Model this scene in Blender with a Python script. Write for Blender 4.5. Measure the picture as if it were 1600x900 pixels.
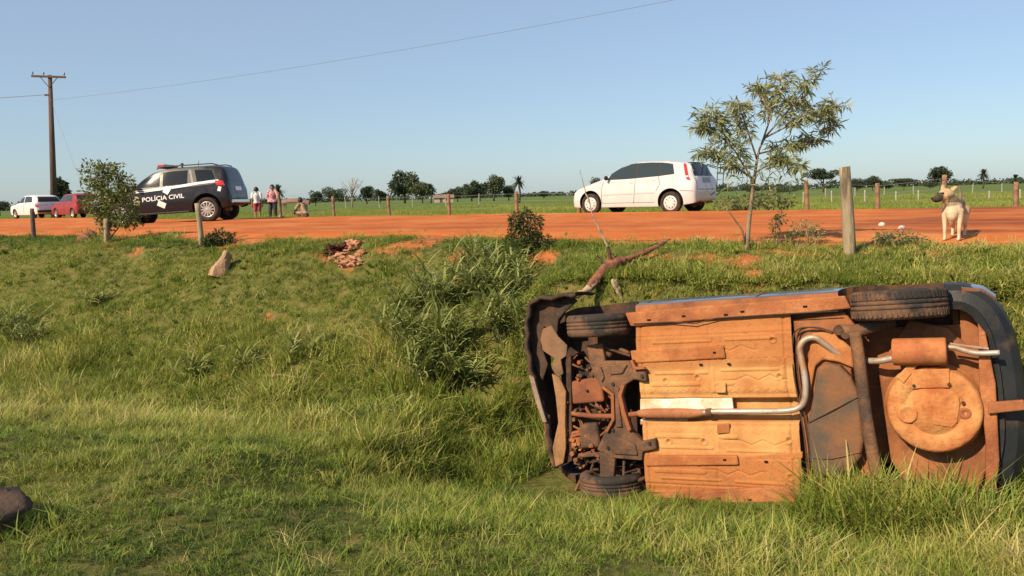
import bpy, bmesh, math, random
import numpy as np
from mathutils import Vector, Matrix, noise
from mathutils.bvhtree import BVHTree
random.seed(7); rng = np.random.default_rng(11)
for o in list(bpy.data.objects): bpy.data.objects.remove(o)
scene = bpy.context.scene
COL = scene.collection
# ------------------------------------------------------------------ camera, sky, sun, exposure
EYE, FPX = 0.55, 1250.0
PITCH, ROLL = math.atan(143.3 / FPX), math.radians(-1.55)
CAM_R = Matrix.Rotation(math.pi / 2 - PITCH, 3, 'X') @ Matrix.Rotation(ROLL, 3, 'Z')
cam = bpy.data.cameras.new('camera'); cam_o = bpy.data.objects.new('camera', cam); COL.objects.link(cam_o)
cam_o.matrix_world = Matrix.Translation((0, 0, EYE)) @ CAM_R.to_4x4()
cam.sensor_width = 36; cam.lens = 36 * FPX / 1600; cam.clip_start = 0.05; cam.clip_end = 12000
scene.camera = cam_o
SUN_H = Vector((-0.75, -0.66)).normalized(); SUN_EL = math.radians(36)
world = bpy.data.worlds.new('World'); scene.world = world; world.use_nodes = True
wn = world.node_tree.nodes; wl = world.node_tree.links
sky = wn.new('ShaderNodeTexSky'); sky.sky_type = 'NISHITA'; sky.sun_disc = False
sky.sun_elevation = SUN_EL; sky.sun_rotation = math.atan2(SUN_H.x, SUN_H.y)
sky.altitude = 300; sky.air_density = 1.1; sky.dust_density = 0.7; sky.ozone_density = 1.5
hz = wn.new('ShaderNodeMix'); hz.data_type = 'RGBA'; hz.inputs[0].default_value = 0.5; hz.inputs[7].default_value = (3.5, 3.87, 4.35, 1)   # even pale morning haze over the clear sky
tn = wn.new('ShaderNodeMix'); tn.data_type = 'RGBA'; tn.blend_type = 'MULTIPLY'; tn.inputs[0].default_value = 1; tn.inputs[7].default_value = (0.74, 0.95, 1.17, 1)
wl.new(sky.outputs[0], tn.inputs[6]); wl.new(tn.outputs[2], hz.inputs[6])
wl.new(hz.outputs[2], wn['Background'].inputs[0]); wn['Background'].inputs[1].default_value = 0.098
sun = bpy.data.lights.new('sun', 'SUN'); sun.energy = 4.9; sun.angle = math.radians(0.6); sun.color = (1.0, 0.80, 0.56)
sun_o = bpy.data.objects.new('sun', sun); COL.objects.link(sun_o)
sdir = Vector((SUN_H.x * math.cos(SUN_EL), SUN_H.y * math.cos(SUN_EL), math.sin(SUN_EL)))
sun_o.rotation_euler = sdir.to_track_quat('Z', 'Y').to_euler(); sun_o.location = sdir * 40
scene.view_settings.view_transform = 'Standard'; scene.view_settings.look = 'None'
scene.view_settings.exposure = 0.45; scene.view_settings.gamma = 1.0; scene.view_settings.use_curve_mapping = False
scene.render.engine = 'CYCLES'
# ------------------------------------------------------------------ helpers
def tag(o, label=None, cat=None, group=None, kind=None):
    if label: o['label'] = label
    if cat: o['category'] = cat
    if group: o['group'] = group
    if kind: o['kind'] = kind
    return o
def empty(name, loc=(0, 0, 0), rz=0, label=None, cat=None, group=None):
    o = bpy.data.objects.new(name, None); COL.objects.link(o); o.location = loc; o.rotation_euler = (0, 0, rz)
    o.empty_display_size = 0.1
    return tag(o, label, cat, group)
def link(name, me, mats=None, parent=None, smooth=False):
    for m in (mats if isinstance(mats, (list, tuple)) else [mats] if mats else []): me.materials.append(m)
    if smooth and len(me.polygons): me.polygons.foreach_set('use_smooth', [True] * len(me.polygons))
    o = bpy.data.objects.new(name, me); COL.objects.link(o)
    if parent: o.parent = parent
    return o
def copy_tree(o, parent=None):
    c = o.copy(); COL.objects.link(c); c.parent = parent
    for ch in list(o.children): copy_tree(ch, c)
    return c
def catmull(pts, n):
    pts = [Vector(p) for p in pts]; out = []
    for i in range(len(pts) - 1):
        p0 = pts[max(i - 1, 0)]; p1 = pts[i]; p2 = pts[i + 1]; p3 = pts[min(i + 2, len(pts) - 1)]
        for k in range(n):
            t = k / n
            out.append(0.5 * ((2 * p1) + (p2 - p0) * t + (2 * p0 - 5 * p1 + 4 * p2 - p3) * t * t + (3 * p1 - p0 - 3 * p2 + p3) * t ** 3))
    out.append(pts[-1]); return out
class MB:
    def __init__(s): s.v = []; s.f = []; s.m = []
    def add(s, v, f, mi=0):
        b = len(s.v); s.v += [tuple(p) for p in v]; s.f += [tuple(i + b for i in q) for q in f]; s.m += [mi] * len(f); return s
    def box(s, c, d, rot=None, mi=0):
        v = [Vector((x * d[0] / 2, y * d[1] / 2, z * d[2] / 2)) for x in (-1, 1) for y in (-1, 1) for z in (-1, 1)]
        if rot is not None: v = [rot @ p for p in v]
        c = Vector(c)
        return s.add([p + c for p in v], [(0, 1, 3, 2), (4, 6, 7, 5), (0, 4, 5, 1), (2, 3, 7, 6), (0, 2, 6, 4), (1, 5, 7, 3)], mi)
    def tube(s, pts, r, seg=8, mi=0, flat=1.0):
        pts = [Vector(p) for p in pts]; n = len(pts)
        rr = list(r) if isinstance(r, (list, tuple)) else [r] * n
        if len(rr) != n: rr = [rr[0] + (rr[-1] - rr[0]) * i / (n - 1) for i in range(n)]
        v = []; f = []; up = None
        for i, p in enumerate(pts):
            t = (pts[min(i + 1, n - 1)] - pts[max(i - 1, 0)])
            t = t.normalized() if t.length > 1e-9 else Vector((0, 0, 1))
            if up is None: up = t.orthogonal().normalized()
            a = (up - t * up.dot(t))
            a = a.normalized() if a.length > 1e-6 else t.orthogonal().normalized()
            up = a; b = t.cross(a)
            for k in range(seg):
                an = 2 * math.pi * k / seg
                v.append(p + (a * math.cos(an) + b * math.sin(an) * flat) * rr[i])
        for i in range(n - 1):
            for k in range(seg):
                k2 = (k + 1) % seg
                f.append((i * seg + k, i * seg + k2, (i + 1) * seg + k2, (i + 1) * seg + k))
        f.append(tuple(range(seg - 1, -1, -1))); f.append(tuple((n - 1) * seg + k for k in range(seg)))
        return s.add(v, f, mi)
    def lathe(s, prof, seg=32, axis='y', c=(0, 0, 0), mi=0):
        v = []; f = []; n = len(prof); c = Vector(c)
        for (r, h) in prof:
            for k in range(seg):
                a = 2 * math.pi * k / seg; q = (r * math.cos(a), r * math.sin(a))
                p = {'y': (q[0], h, q[1]), 'z': (q[0], q[1], h), 'x': (h, q[0], q[1])}[axis]
                v.append(Vector(p) + c)
        for i in range(n - 1):
            for k in range(seg):
                k2 = (k + 1) % seg
                f.append((i * seg + k, i * seg + k2, (i + 1) * seg + k2, (i + 1) * seg + k))
        return s.add(v, f, mi)
    def prism(s, poly, z0, z1, mi=0):
        n = len(poly)
        v = [(p[0], p[1], z0) for p in poly] + [(p[0], p[1], z1) for p in poly]
        f = [tuple(range(n)), tuple(range(2 * n - 1, n - 1, -1))] + [(i, i + n, (i + 1) % n + n, (i + 1) % n) for i in range(n)]
        return s.add(v, f, mi)
    def ball(s, c, r, sq=(1, 1, 1), seg=12, mi=0):
        c = Vector(c); v = []; f = []; h = seg // 2
        for i in range(h + 1):
            th = math.pi * i / h
            for k in range(seg):
                a = 2 * math.pi * k / seg
                v.append(c + Vector((math.sin(th) * math.cos(a) * r * sq[0], math.sin(th) * math.sin(a) * r * sq[1], math.cos(th) * r * sq[2])))
        for i in range(h):
            for k in range(seg):
                f.append((i * seg + k, (i + 1) * seg + k, (i + 1) * seg + (k + 1) % seg, i * seg + (k + 1) % seg))
        return s.add(v, f, mi)
    def mesh(s, name='m'):
        me = bpy.data.meshes.new(name); me.from_pydata(s.v, [], s.f)
        me.polygons.foreach_set('material_index', s.m); me.validate(); 
        bm = bmesh.new(); bm.from_mesh(me); bmesh.ops.remove_doubles(bm, verts=bm.verts, dist=1e-5); bmesh.ops.recalc_face_normals(bm, faces=bm.faces); bm.to_mesh(me); bm.free()
        me.update(); return me
    def build(s, name, mats, parent=None, smooth=False, bevel=0, seg=2):
        o = link(name, s.mesh(name), mats, parent, smooth)
        if bevel:
            b = o.modifiers.new('bevel', 'BEVEL'); b.width = bevel; b.segments = seg; b.limit_method = 'ANGLE'; b.angle_limit = math.radians(35)
        return o
def bake(o):
    dg = bpy.context.evaluated_depsgraph_get(); dg.update()
    me = bpy.data.meshes.new_from_object(o.evaluated_get(dg)); old = o.data
    o.modifiers.clear(); o.data = me; return me
# ------------------------------------------------------------------ materials
def mat(name, c1, c2=None, scale=4.0, rough=0.75, metal=0.0, bump=0.0, bscale=None, detail=6, lo=0.38, hi=0.62, spec=0.4, c3=None, s3=1.5, coat=0, coord='Object', transl=0.0, t3=(0.5, 0.6), stretch=None):
    m = bpy.data.materials.new(name); m.use_nodes = True; nt = m.node_tree; N = nt.nodes; L = nt.links
    b = N['Principled BSDF']; b.inputs['Roughness'].default_value = rough; b.inputs['Metallic'].default_value = metal
    b.inputs['Specular IOR Level'].default_value = spec; b.inputs['Coat Weight'].default_value = coat
    b.inputs['Base Color'].default_value = (*c1, 1)
    tc = N.new('ShaderNodeTexCoord'); vec = tc.outputs[coord]
    if stretch:
        mp = N.new('ShaderNodeMapping'); mp.inputs['Scale'].default_value = stretch; L.new(vec, mp.inputs['Vector']); vec = mp.outputs[0]
    def noi(s, d=detail):
        n = N.new('ShaderNodeTexNoise'); n.inputs['Scale'].default_value = s; n.inputs['Detail'].default_value = d; n.inputs['Roughness'].default_value = 0.62
        L.new(vec, n.inputs['Vector']); return n.outputs[0]
    def mr(src, a, c):
        r = N.new('ShaderNodeMapRange'); r.inputs[1].default_value = a; r.inputs[2].default_value = c; L.new(src, r.inputs[0]); return r.outputs[0]
    def mix(fac, a, c):
        x = N.new('ShaderNodeMix'); x.data_type = 'RGBA'; L.new(fac, x.inputs[0])
        for k, q in ((6, a), (7, c)):
            if isinstance(q, tuple): x.inputs[k].default_value = (*q, 1)
            else: L.new(q, x.inputs[k])
        return x.outputs[2]
    col = None
    if c2:
        col = mix(mr(noi(scale), lo, hi), c1, c2)
        if c3: col = mix(mr(noi(s3), *t3), col, c3)
        L.new(col, b.inputs['Base Color'])
        rr = mr(noi(scale * 1.7), 0.3, 0.7); q = N.new('ShaderNodeMapRange'); L.new(rr, q.inputs[0]); q.inputs[3].default_value = max(rough - .1, .02); q.inputs[4].default_value = min(rough + .12, 1); L.new(q.outputs[0], b.inputs['Roughness'])
    if bump:
        bp = N.new('ShaderNodeBump'); bp.inputs['Strength'].default_value = bump; bp.inputs['Distance'].default_value = 0.02
        L.new(noi(bscale or scale * 4, 8), bp.inputs['Height']); L.new(bp.outputs[0], b.inputs['Normal'])
    return m
def leafmat(name, stops, inst=False, rough=0.55, transl=0.35):
    m = bpy.data.materials.new(name); m.use_nodes = True; nt = m.node_tree; N = nt.nodes; L = nt.links
    b = N['Principled BSDF']; b.inputs['Roughness'].default_value = rough; b.inputs['Specular IOR Level'].default_value = 0.3
    at = N.new('ShaderNodeAttribute'); at.attribute_name = 'tint'; at.attribute_type = 'INSTANCER' if inst else 'GEOMETRY'
    fac = at.outputs['Fac']
    if inst:
        a2 = N.new('ShaderNodeAttribute'); a2.attribute_name = 'bl'; a2.attribute_type = 'GEOMETRY'
        ad = N.new('ShaderNodeMath'); ad.operation = 'ADD'; L.new(fac, ad.inputs[0]); L.new(a2.outputs['Fac'], ad.inputs[1]); fac = ad.outputs[0]
    r = N.new('ShaderNodeValToRGB'); e = r.color_ramp.elements
    while len(e) < len(stops): e.new(0.5)
    for k, (p, c) in enumerate(stops): e[k].position = p; e[k].color = (*c, 1)
    L.new(fac, r.inputs[0]); L.new(r.outputs[0], b.inputs['Base Color'])
    t = N.new('ShaderNodeBsdfTranslucent'); L.new(r.outputs[0], t.inputs[0])
    mx = N.new('ShaderNodeMixShader'); mx.inputs[0].default_value = transl
    L.new(b.outputs[0], mx.inputs[1]); L.new(t.outputs[0], mx.inputs[2]); L.new(mx.outputs[0], N['Material Output'].inputs[0])
    return m
# ------------------------------------------------------------------ terrain functions
UD = np.array([-0.872, 0.489]); ND = np.array([0.489, 0.872])      # along the road (away to the left), across it
def vnoise(x, y, seed=0):
    xi = np.floor(x).astype(np.int64); yi = np.floor(y).astype(np.int64); xf = x - xi; yf = y - yi
    def h(a, b):
        n = (a * 374761393 + b * 668265263 + seed * 974711) & 0x7fffffff
        n = ((n ^ (n >> 13)) * 1274126177) & 0x7fffffff
        return ((n ^ (n >> 16)) & 0xffff) / 65535.0
    u = xf * xf * (3 - 2 * xf); v = yf * yf * (3 - 2 * yf)
    return (h(xi, yi) * (1 - u) + h(xi + 1, yi) * u) * (1 - v) + (h(xi, yi + 1) * (1 - u) + h(xi + 1, yi + 1) * u) * v
def fbm(x, y, seed=0, o=4):
    s = 0; a = 0.5
    for k in range(o): s = s + a * vnoise(x * 2 ** k, y * 2 ** k, seed + k * 17); a *= 0.5
    return s / (1 - 0.5 ** o)
def sst(a, b, x):
    t = np.clip((x - a) / (b - a), 0, 1); return t * t * (3 - 2 * t)
def far_edge(u): return 22.0 + 7.0 * sst(26, 42, u)
def near_edge(u): return 9.75 + 0.9 * sst(-1.0, -5.0, u) + 0.9 * (fbm(u * 0.55, u * 0 + 3.1, 5, 4) - 0.5) * 2.0 * 0.8
def H(X, Y):
    X = np.asarray(X, float); Y = np.asarray(Y, float)
    n = ND[0] * X + ND[1] * Y; u = UD[0] * X + UD[1] * Y
    ns = np.where(n > 20, n - (far_edge(u) - 22.0), n)
    z = np.interp(ns, [-30, -8, -2, 0, 3.2, 4.15, 5.3, 6.2, 6.8, 8.9, 9.5, 10.2, 20.6, 21.4, 24, 32, 140, 420], [-.9, -.95, -1.0, -1.05, -1.2, -1.42, -1.72, -1.8, -1.68, -.19, -.04, 0, 0, -.03, -.22, -.5, -.5, -.12])
    zp = -1.86 - 0.105 * (u - 1.54)
    pk = np.interp(n, [3.0, 5.8, 7.62, 7.95, 8.7, 9.5], [0, 1, 1, 0, 0, 0])
    low = np.where(n < 5.9, z + (zp - (-1.79)) * pk, np.interp(n, [5.9, 7.62, 7.92, 8.7, 9.5], [0, 0, 1, 2, 3]))
    wall = np.where(n <= 7.62, zp, np.where(n < 7.92, zp + (-.33 - zp) * (n - 7.62) / .30, np.interp(n, [7.92, 8.7, 9.5], [-.33, -.15, -.04])))
    zz = np.where(n < 5.9, low, np.where(n < 9.5, wall, z))
    w = sst(4.7, 3.75, u) * sst(-3.4, -1.6, u)
    z = z * (1 - w) + zz * w
    nearb = sst(9.6, 8.8, n)
    z = z + nearb * (1 - 0.6 * w) * (0.26 * (fbm(X * .45, Y * .45, 3) - .5) + 0.17 * (fbm(X * 1.5, Y * 1.5, 9, 3) - .5))
    rd = sst(9.4, 10.4, n) * sst(22, 20.5, ns)
    z = z + rd * (0.05 * (fbm(u * .35, n * .9, 21) - .5) + .02 * np.sin(n * 3.1 + 1.5 * fbm(u * .2, n * .2, 8)))
    fld = sst(22, 30, ns); z = z + fld * 0.25 * (fbm(X * .06, Y * .06, 31) - .5)
    # eroded hole in the bank under the road edge
    z = z - 0.42 * np.exp(-(((u - HOLE[0]) / .30) ** 2 + ((n - HOLE[1]) / .22) ** 2) ** 2)
    z = z - .42 * np.exp(-(((u - 4.75) / .42) ** 2 + ((n - 7.4) / .34) ** 2) ** 2)
    z = z - .13 * np.exp(-(((X + 12.6) / 1.3) ** 2 + ((Y - 27) / 1.6) ** 2))
    return z
HOLE = (7.95, 9.12)
def ray(px, py):
    return CAM_R @ Vector(((px - 800) / FPX, -(py - 450) / FPX, -1))
def G(px, py):
    d = ray(px, py); d = d / d.y; ys = np.arange(2.0, 400, 0.02)
    zs = EYE + d.z * ys; hh = H(d.x * ys, ys); k = np.argmax(zs <= hh)
    if zs[k] > hh[k]: k = len(ys) - 1
    return Vector((d.x * ys[k], ys[k], hh[k]))
def V(px, py, Y):
    d = ray(px, py); d = d / d.y; return Vector((d.x * Y, Y, EYE + d.z * Y))
def on(x, y, dz=0): return Vector((x, y, float(H(x, y)) + dz))
scene.cycles.max_bounces = 4; scene.cycles.diffuse_bounces = 2; scene.cycles.glossy_bounces = 3; scene.cycles.transmission_bounces = 3
# ------------------------------------------------------------------ ground and road
SOILP = []
for px, py, ru, rn in ((645, 383, .8, .3), (1195, 405, .45, .22), (1060, 402, .4, .16), (1240, 396, .5, .16), (960, 392, .4, .15), (1130, 412, .35, .12), (1175, 430, .25, .1), (1090, 398, .35, .2), (1290, 392, .4, .2), (1030, 398, .25, .15), (370, 378, .6, .25), (440, 382, .5, .2), (700, 395, .5, .25), (545, 412, .22, .14), (855, 395, .35, .2), (1400, 395, .5, .2), (420, 500, .12, .08)):
    q = G(px, py); SOILP.append((UD[0] * q.x + UD[1] * q.y, ND[0] * q.x + ND[1] * q.y, ru, rn))
print('HOLE uses', [round(float(UD @ np.array(G(535, 392).xy)), 2), round(float(ND @ np.array(G(535, 392).xy)), 2)])
def soil_mask(X, Y):
    n = ND[0] * X + ND[1] * Y; u = UD[0] * X + UD[1] * Y
    edge = near_edge(u)
    f = fbm(X * 1.1, Y * 1.1, 41, 5); f2 = fbm(X * .5, Y * .5, 77, 4)
    s = sst(.12, -.62, n - edge)            # 0 at the bank, 1 at the road
    near = 1 - s
    m = np.clip(near * 1.5 + (f - .62) * 2.2 * near ** .35, 0, 1) * sst(-1.2, -.5, n - edge)
    patch = sst(.66, .72, f) * sst(8.4, 8.9, n) * 0.5
    for (pu, pn, ru, rn) in SOILP: patch = np.maximum(patch, 1.25 * np.exp(-(((u - pu) / ru) ** 2 + ((n - pn) / rn) ** 2)) * np.clip(3.4 * f - 1.05 + .6 * fbm(X * 5, Y * 5, 43, 3) - .3, 0, 1.3))
    h = np.exp(-(((u - HOLE[0]) / .36) ** 2 + ((n - HOLE[1] + .1) / .32) ** 2)) * (.5 + 1.4 * f)
    r = np.clip(np.maximum(np.maximum(m, patch), h), 0, 1)
    fe = far_edge(u)
    r = np.where((n > edge) & (n < fe), 1, r)
    r = np.where(n >= fe, sst(.9, .0, n - fe + (f - .5) * 1.5), r)
    return r
def spaced(fine, lim, grow=1.16):
    out = list(fine); st = fine[1] - fine[0]
    while out[-1] < lim: st *= grow; out.append(out[-1] + st)
    st = fine[1] - fine[0]
    while out[0] > -lim: st *= grow; out.insert(0, out[0] - st)
    return np.array(out)
ns_ = spaced(np.concatenate([np.arange(1.5, 10.6, .11)]), 5000, 1.13)
us_ = spaced(np.arange(-5, 17, .14), 5000, 1.13)
NN, UU = np.meshgrid(ns_, us_, indexing='ij')
XX = UD[0] * UU + ND[0] * NN; YY = UD[1] * UU + ND[1] * NN; ZZ = H(XX, YY)
def grid_mesh(name, XX, YY, ZZ, attrs=None):
    a, b = XX.shape; me = bpy.data.meshes.new(name)
    idx = np.arange(a * b).reshape(a, b)
    q = np.stack([idx[:-1, :-1], idx[1:, :-1], idx[1:, 1:], idx[:-1, 1:]], -1).reshape(-1, 4)
    me.vertices.add(a * b); me.vertices.foreach_set('co', np.stack([XX, YY, ZZ], -1).reshape(-1))
    me.loops.add(q.size); me.loops.foreach_set('vertex_index', q.reshape(-1))
    me.polygons.add(len(q)); me.polygons.foreach_set('loop_start', np.arange(len(q)) * 4)
    me.update(); me.validate()
    for k, v in (attrs or {}).items():
        at = me.attributes.new(k, 'FLOAT', 'POINT'); at.data.foreach_set('value', v.reshape(-1).astype(np.float32))
    me.polygons.foreach_set('use_smooth', [True] * len(me.polygons))
    return me
def fixup(me):
    bm = bmesh.new(); bm.from_mesh(me)
    if sum(f.normal.z for f in bm.faces) < 0: bmesh.ops.reverse_faces(bm, faces=bm.faces)
    bm.to_mesh(me); bm.free(); return me
def ground_material():
    m = bpy.data.materials.new('ground'); m.use_nodes = True; N = m.node_tree.nodes; L = m.node_tree.links; b = N['Principled BSDF']
    b.inputs['Roughness'].default_value = .95; b.inputs['Specular IOR Level'].default_value = .15
    tc = N.new('ShaderNodeTexCoord')
    def noi(s, d=6):
        n = N.new('ShaderNodeTexNoise'); n.inputs['Scale'].default_value = s; n.inputs['Detail'].default_value = d; n.inputs['Roughness'].default_value = .65; L.new(tc.outputs['Object'], n.inputs['Vector']); return n.outputs[0]
    def ramp(src, stops):
        r = N.new('ShaderNodeValToRGB'); e = r.color_ramp.elements
        while len(e) < len(stops): e.new(.5)
        for k, (p, c) in enumerate(stops): e[k].position = p; e[k].color = (*c, 1)
        L.new(src, r.inputs[0]); return r.outputs[0]
    def mix(fac, a, c):
        x = N.new('ShaderNodeMix'); x.data_type = 'RGBA'; L.new(fac, x.inputs[0]); L.new(a, x.inputs[6]); L.new(c, x.inputs[7]); return x.outputs[2]
    near = ramp(noi(9), [(.3, (.06, .065, .018)), (.5, (.12, .125, .03)), (.68, (.19, .14, .055))])
    far = ramp(noi(.35), [(.3, (.075, .135, .022)), (.52, (.105, .165, .03)), (.72, (.16, .185, .05))])
    fine = ramp(noi(7), [(.3, (.07, .11, .02)), (.7, (.15, .18, .05))])
    farm = N.new('ShaderNodeMix'); farm.data_type = 'RGBA'; farm.inputs[0].default_value = .45; L.new(far, farm.inputs[6]); L.new(fine, farm.inputs[7])
    dirt = ramp(noi(3.5, 10), [(.25, (.22, .068, .026)), (.48, (.40, .13, .045)), (.7, (.50, .20, .075))])
    a1 = N.new('ShaderNodeAttribute'); a1.attribute_name = 'field'; a2 = N.new('ShaderNodeAttribute'); a2.attribute_name = 'soil'
    col = mix(a1.outputs['Fac'], near, farm.outputs[2])
    s = N.new('ShaderNodeMath'); s.operation = 'MULTIPLY_ADD'; L.new(noi(14, 8), s.inputs[0]); s.inputs[1].default_value = 1.1; s.inputs[2].default_value = -.55
    ad = N.new('ShaderNodeMath'); ad.operation = 'ADD'; L.new(a2.outputs['Fac'], ad.inputs[0]); L.new(s.outputs[0], ad.inputs[1])
    mr = N.new('ShaderNodeMapRange'); mr.inputs[1].default_value = .3; mr.inputs[2].default_value = .55; L.new(ad.outputs[0], mr.inputs[0])
    col = mix(mr.outputs[0], col, dirt); L.new(col, b.inputs['Base Color'])
    bp = N.new('ShaderNodeBump'); bp.inputs['Strength'].default_value = .8; bp.inputs['Distance'].default_value = .05; L.new(noi(12, 10), bp.inputs['Height']); L.new(bp.outputs[0], b.inputs['Normal'])
    return m
soil = soil_mask(XX, YY); field = sst(15, 16, NN)
g = link('ground', fixup(grid_mesh('ground', XX, YY, ZZ, {'soil': soil, 'field': field})), ground_material())
tag(g, kind='structure')
def road_material():
    m = mat('red_dirt', (.43, .115, .028), (.53, .165, .042), scale=.9, rough=.95, spec=.12, bump=.9, bscale=7, detail=10, c3=(.57, .215, .07), s3=.35, t3=(.5, .68), stretch=(1, 1, 1))
    nt = m.node_tree; N = nt.nodes; L = nt.links; b = N['Principled BSDF']
    src = b.inputs['Base Color'].links[0].from_socket
    at = N.new('ShaderNodeAttribute'); at.attribute_name = 'rut_and_streak'
    x = N.new('ShaderNodeMix'); x.data_type = 'RGBA'; L.new(at.outputs['Fac'], x.inputs[0]); L.new(src, x.inputs[6]); x.inputs[7].default_value = (.17, .05, .026, 1)
    L.new(x.outputs[2], b.inputs['Base Color'])
    return m
ue = np.concatenate([np.arange(-40, -6, .4), np.arange(-6, 18, .09), np.arange(18, 60, .35), np.geomspace(60, 1500, 60)])
fr = np.concatenate([np.linspace(0, .1, 10), np.linspace(.12, .93, 46), np.linspace(.94, 1, 6)])
FR, UE = np.meshgrid(fr, ue, indexing='ij')
e0 = near_edge(UE) + .10 * (fbm(UE * 3, UE * 0 + .3, 15) - .5); e1 = far_edge(UE) + .5 * (fbm(UE * .7, UE * 0 + 9.2, 16) - .5)
NR = e0 + (e1 - e0) * FR
XR = UD[0] * UE + ND[0] * NR; YR = UD[1] * UE + ND[1] * NR
ZR = H(XR, YR) + .004 + .012 * sst(0, .05, FR) * sst(1, .97, FR)
rut_and_streak = np.clip(sst(.56, .70, fbm(UE * .22 + 3, NR * 1.6, 61, 4)) * .75, 0, 1) * sst(4, -1, UE) + .25 * sst(.58, .7, fbm(UE * .2, NR * 2.2, 62, 4))
for cc, ww in ((11.9, .32), (13.7, .32), (15.6, .28), (17.4, .3)): rut_and_streak = rut_and_streak + .42 * np.exp(-((NR - cc - .5 * fbm(UE * .08, UE * 0, 63)) / ww) ** 2) * fbm(UE * .4, NR * 2, 64)
def seg_d(pa, pb):
    a = np.array([UD @ np.array(pa.xy), ND @ np.array(pa.xy)]); b = np.array([UD @ np.array(pb.xy), ND @ np.array(pb.xy)]); d = b - a; t = np.clip(((UE - a[0]) * d[0] + (NR - a[1]) * d[1]) / (d @ d), 0, 1)
    return np.hypot(UE - a[0] - t * d[0], NR - a[1] - t * d[1])
for qa, qb, w_, am in (((1350, 354), (1480, 344), .35, .75), ((1400, 348), (1600, 337), .28, .7), ((1300, 360), (1420, 352), .25, .5), ((1470, 334), (1610, 328), .3, .6)):  # darker streaks laid along the right-hand stretch of road
    rut_and_streak = np.maximum(rut_and_streak, am * np.exp(-(seg_d(G(*qa), G(*qb)) / w_) ** 2) * np.clip(.3 + 1.4 * fbm(UE * 1.3, NR * 3, 71), 0, 1))
r = link('dirt_road', fixup(grid_mesh('dirt_road', XR, YR, ZR, {'rut_and_streak': np.clip(rut_and_streak, 0, .8)})), road_material()); tag(r, kind='structure')
# ------------------------------------------------------------------ grass (uncountable: one object each for the bank and the pasture)
LIB = bpy.data.collections.new('grass_library')
def tuft(name, nb, h0, h1, rad, w, lean, mi, seg=3, droop=.6):
    v = []; f = []; bl = []
    for i in range(nb):
        a = rng.uniform(0, 2 * math.pi); r0 = rad * math.sqrt(rng.uniform()); bx, by = r0 * math.cos(a), r0 * math.sin(a)
        da = a + rng.normal(0, 1.6); dx, dy = math.cos(da), math.sin(da); sx, sy = -dy, dx
        hh = rng.uniform(h0, h1); ln = lean * rng.uniform(.3, 1.3); ww = w * rng.uniform(.7, 1.3); b0 = len(v); t_ = rng.normal(0, .15)
        for k in range(seg + 1):
            t = k / seg; out = hh * ln * (t ** 1.7); z = hh * (t - droop * ln * .5 * t * t) ; wk = ww * (1 - t) ** .7 * .5
            cx, cy = bx + dx * out, by + dy * out
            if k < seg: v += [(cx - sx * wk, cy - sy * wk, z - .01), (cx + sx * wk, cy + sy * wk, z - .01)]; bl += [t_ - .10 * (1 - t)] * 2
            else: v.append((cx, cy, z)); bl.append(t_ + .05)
        for k in range(seg - 1): q = b0 + 2 * k; f.append((q, q + 1, q + 3, q + 2))
        q = b0 + 2 * (seg - 1); f.append((q, q + 1, q + 2))
    me = bpy.data.meshes.new(name); me.from_pydata(v, [], f); at = me.attributes.new('bl', 'FLOAT', 'POINT'); at.data.foreach_set('value', bl)
    me.materials.append(GRASSM); o = bpy.data.objects.new(name, me); LIB.objects.link(o)
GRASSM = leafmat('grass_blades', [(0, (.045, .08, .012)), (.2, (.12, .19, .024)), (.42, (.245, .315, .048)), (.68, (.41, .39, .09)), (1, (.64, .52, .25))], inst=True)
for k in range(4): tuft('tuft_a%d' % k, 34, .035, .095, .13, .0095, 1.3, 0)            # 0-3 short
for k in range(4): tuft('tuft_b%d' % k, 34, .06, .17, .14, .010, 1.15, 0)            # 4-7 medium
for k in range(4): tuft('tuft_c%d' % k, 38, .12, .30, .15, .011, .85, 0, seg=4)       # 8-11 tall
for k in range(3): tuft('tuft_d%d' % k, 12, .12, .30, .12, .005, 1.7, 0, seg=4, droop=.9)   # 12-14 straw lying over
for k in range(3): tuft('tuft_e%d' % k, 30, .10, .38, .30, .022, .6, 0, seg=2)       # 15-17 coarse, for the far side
for k in range(2): tuft('tuft_f%d' % k, 16, .04, .10, .05, .035, 1.2, 0, seg=3)      # 18-19 broad-leaved weed
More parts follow.
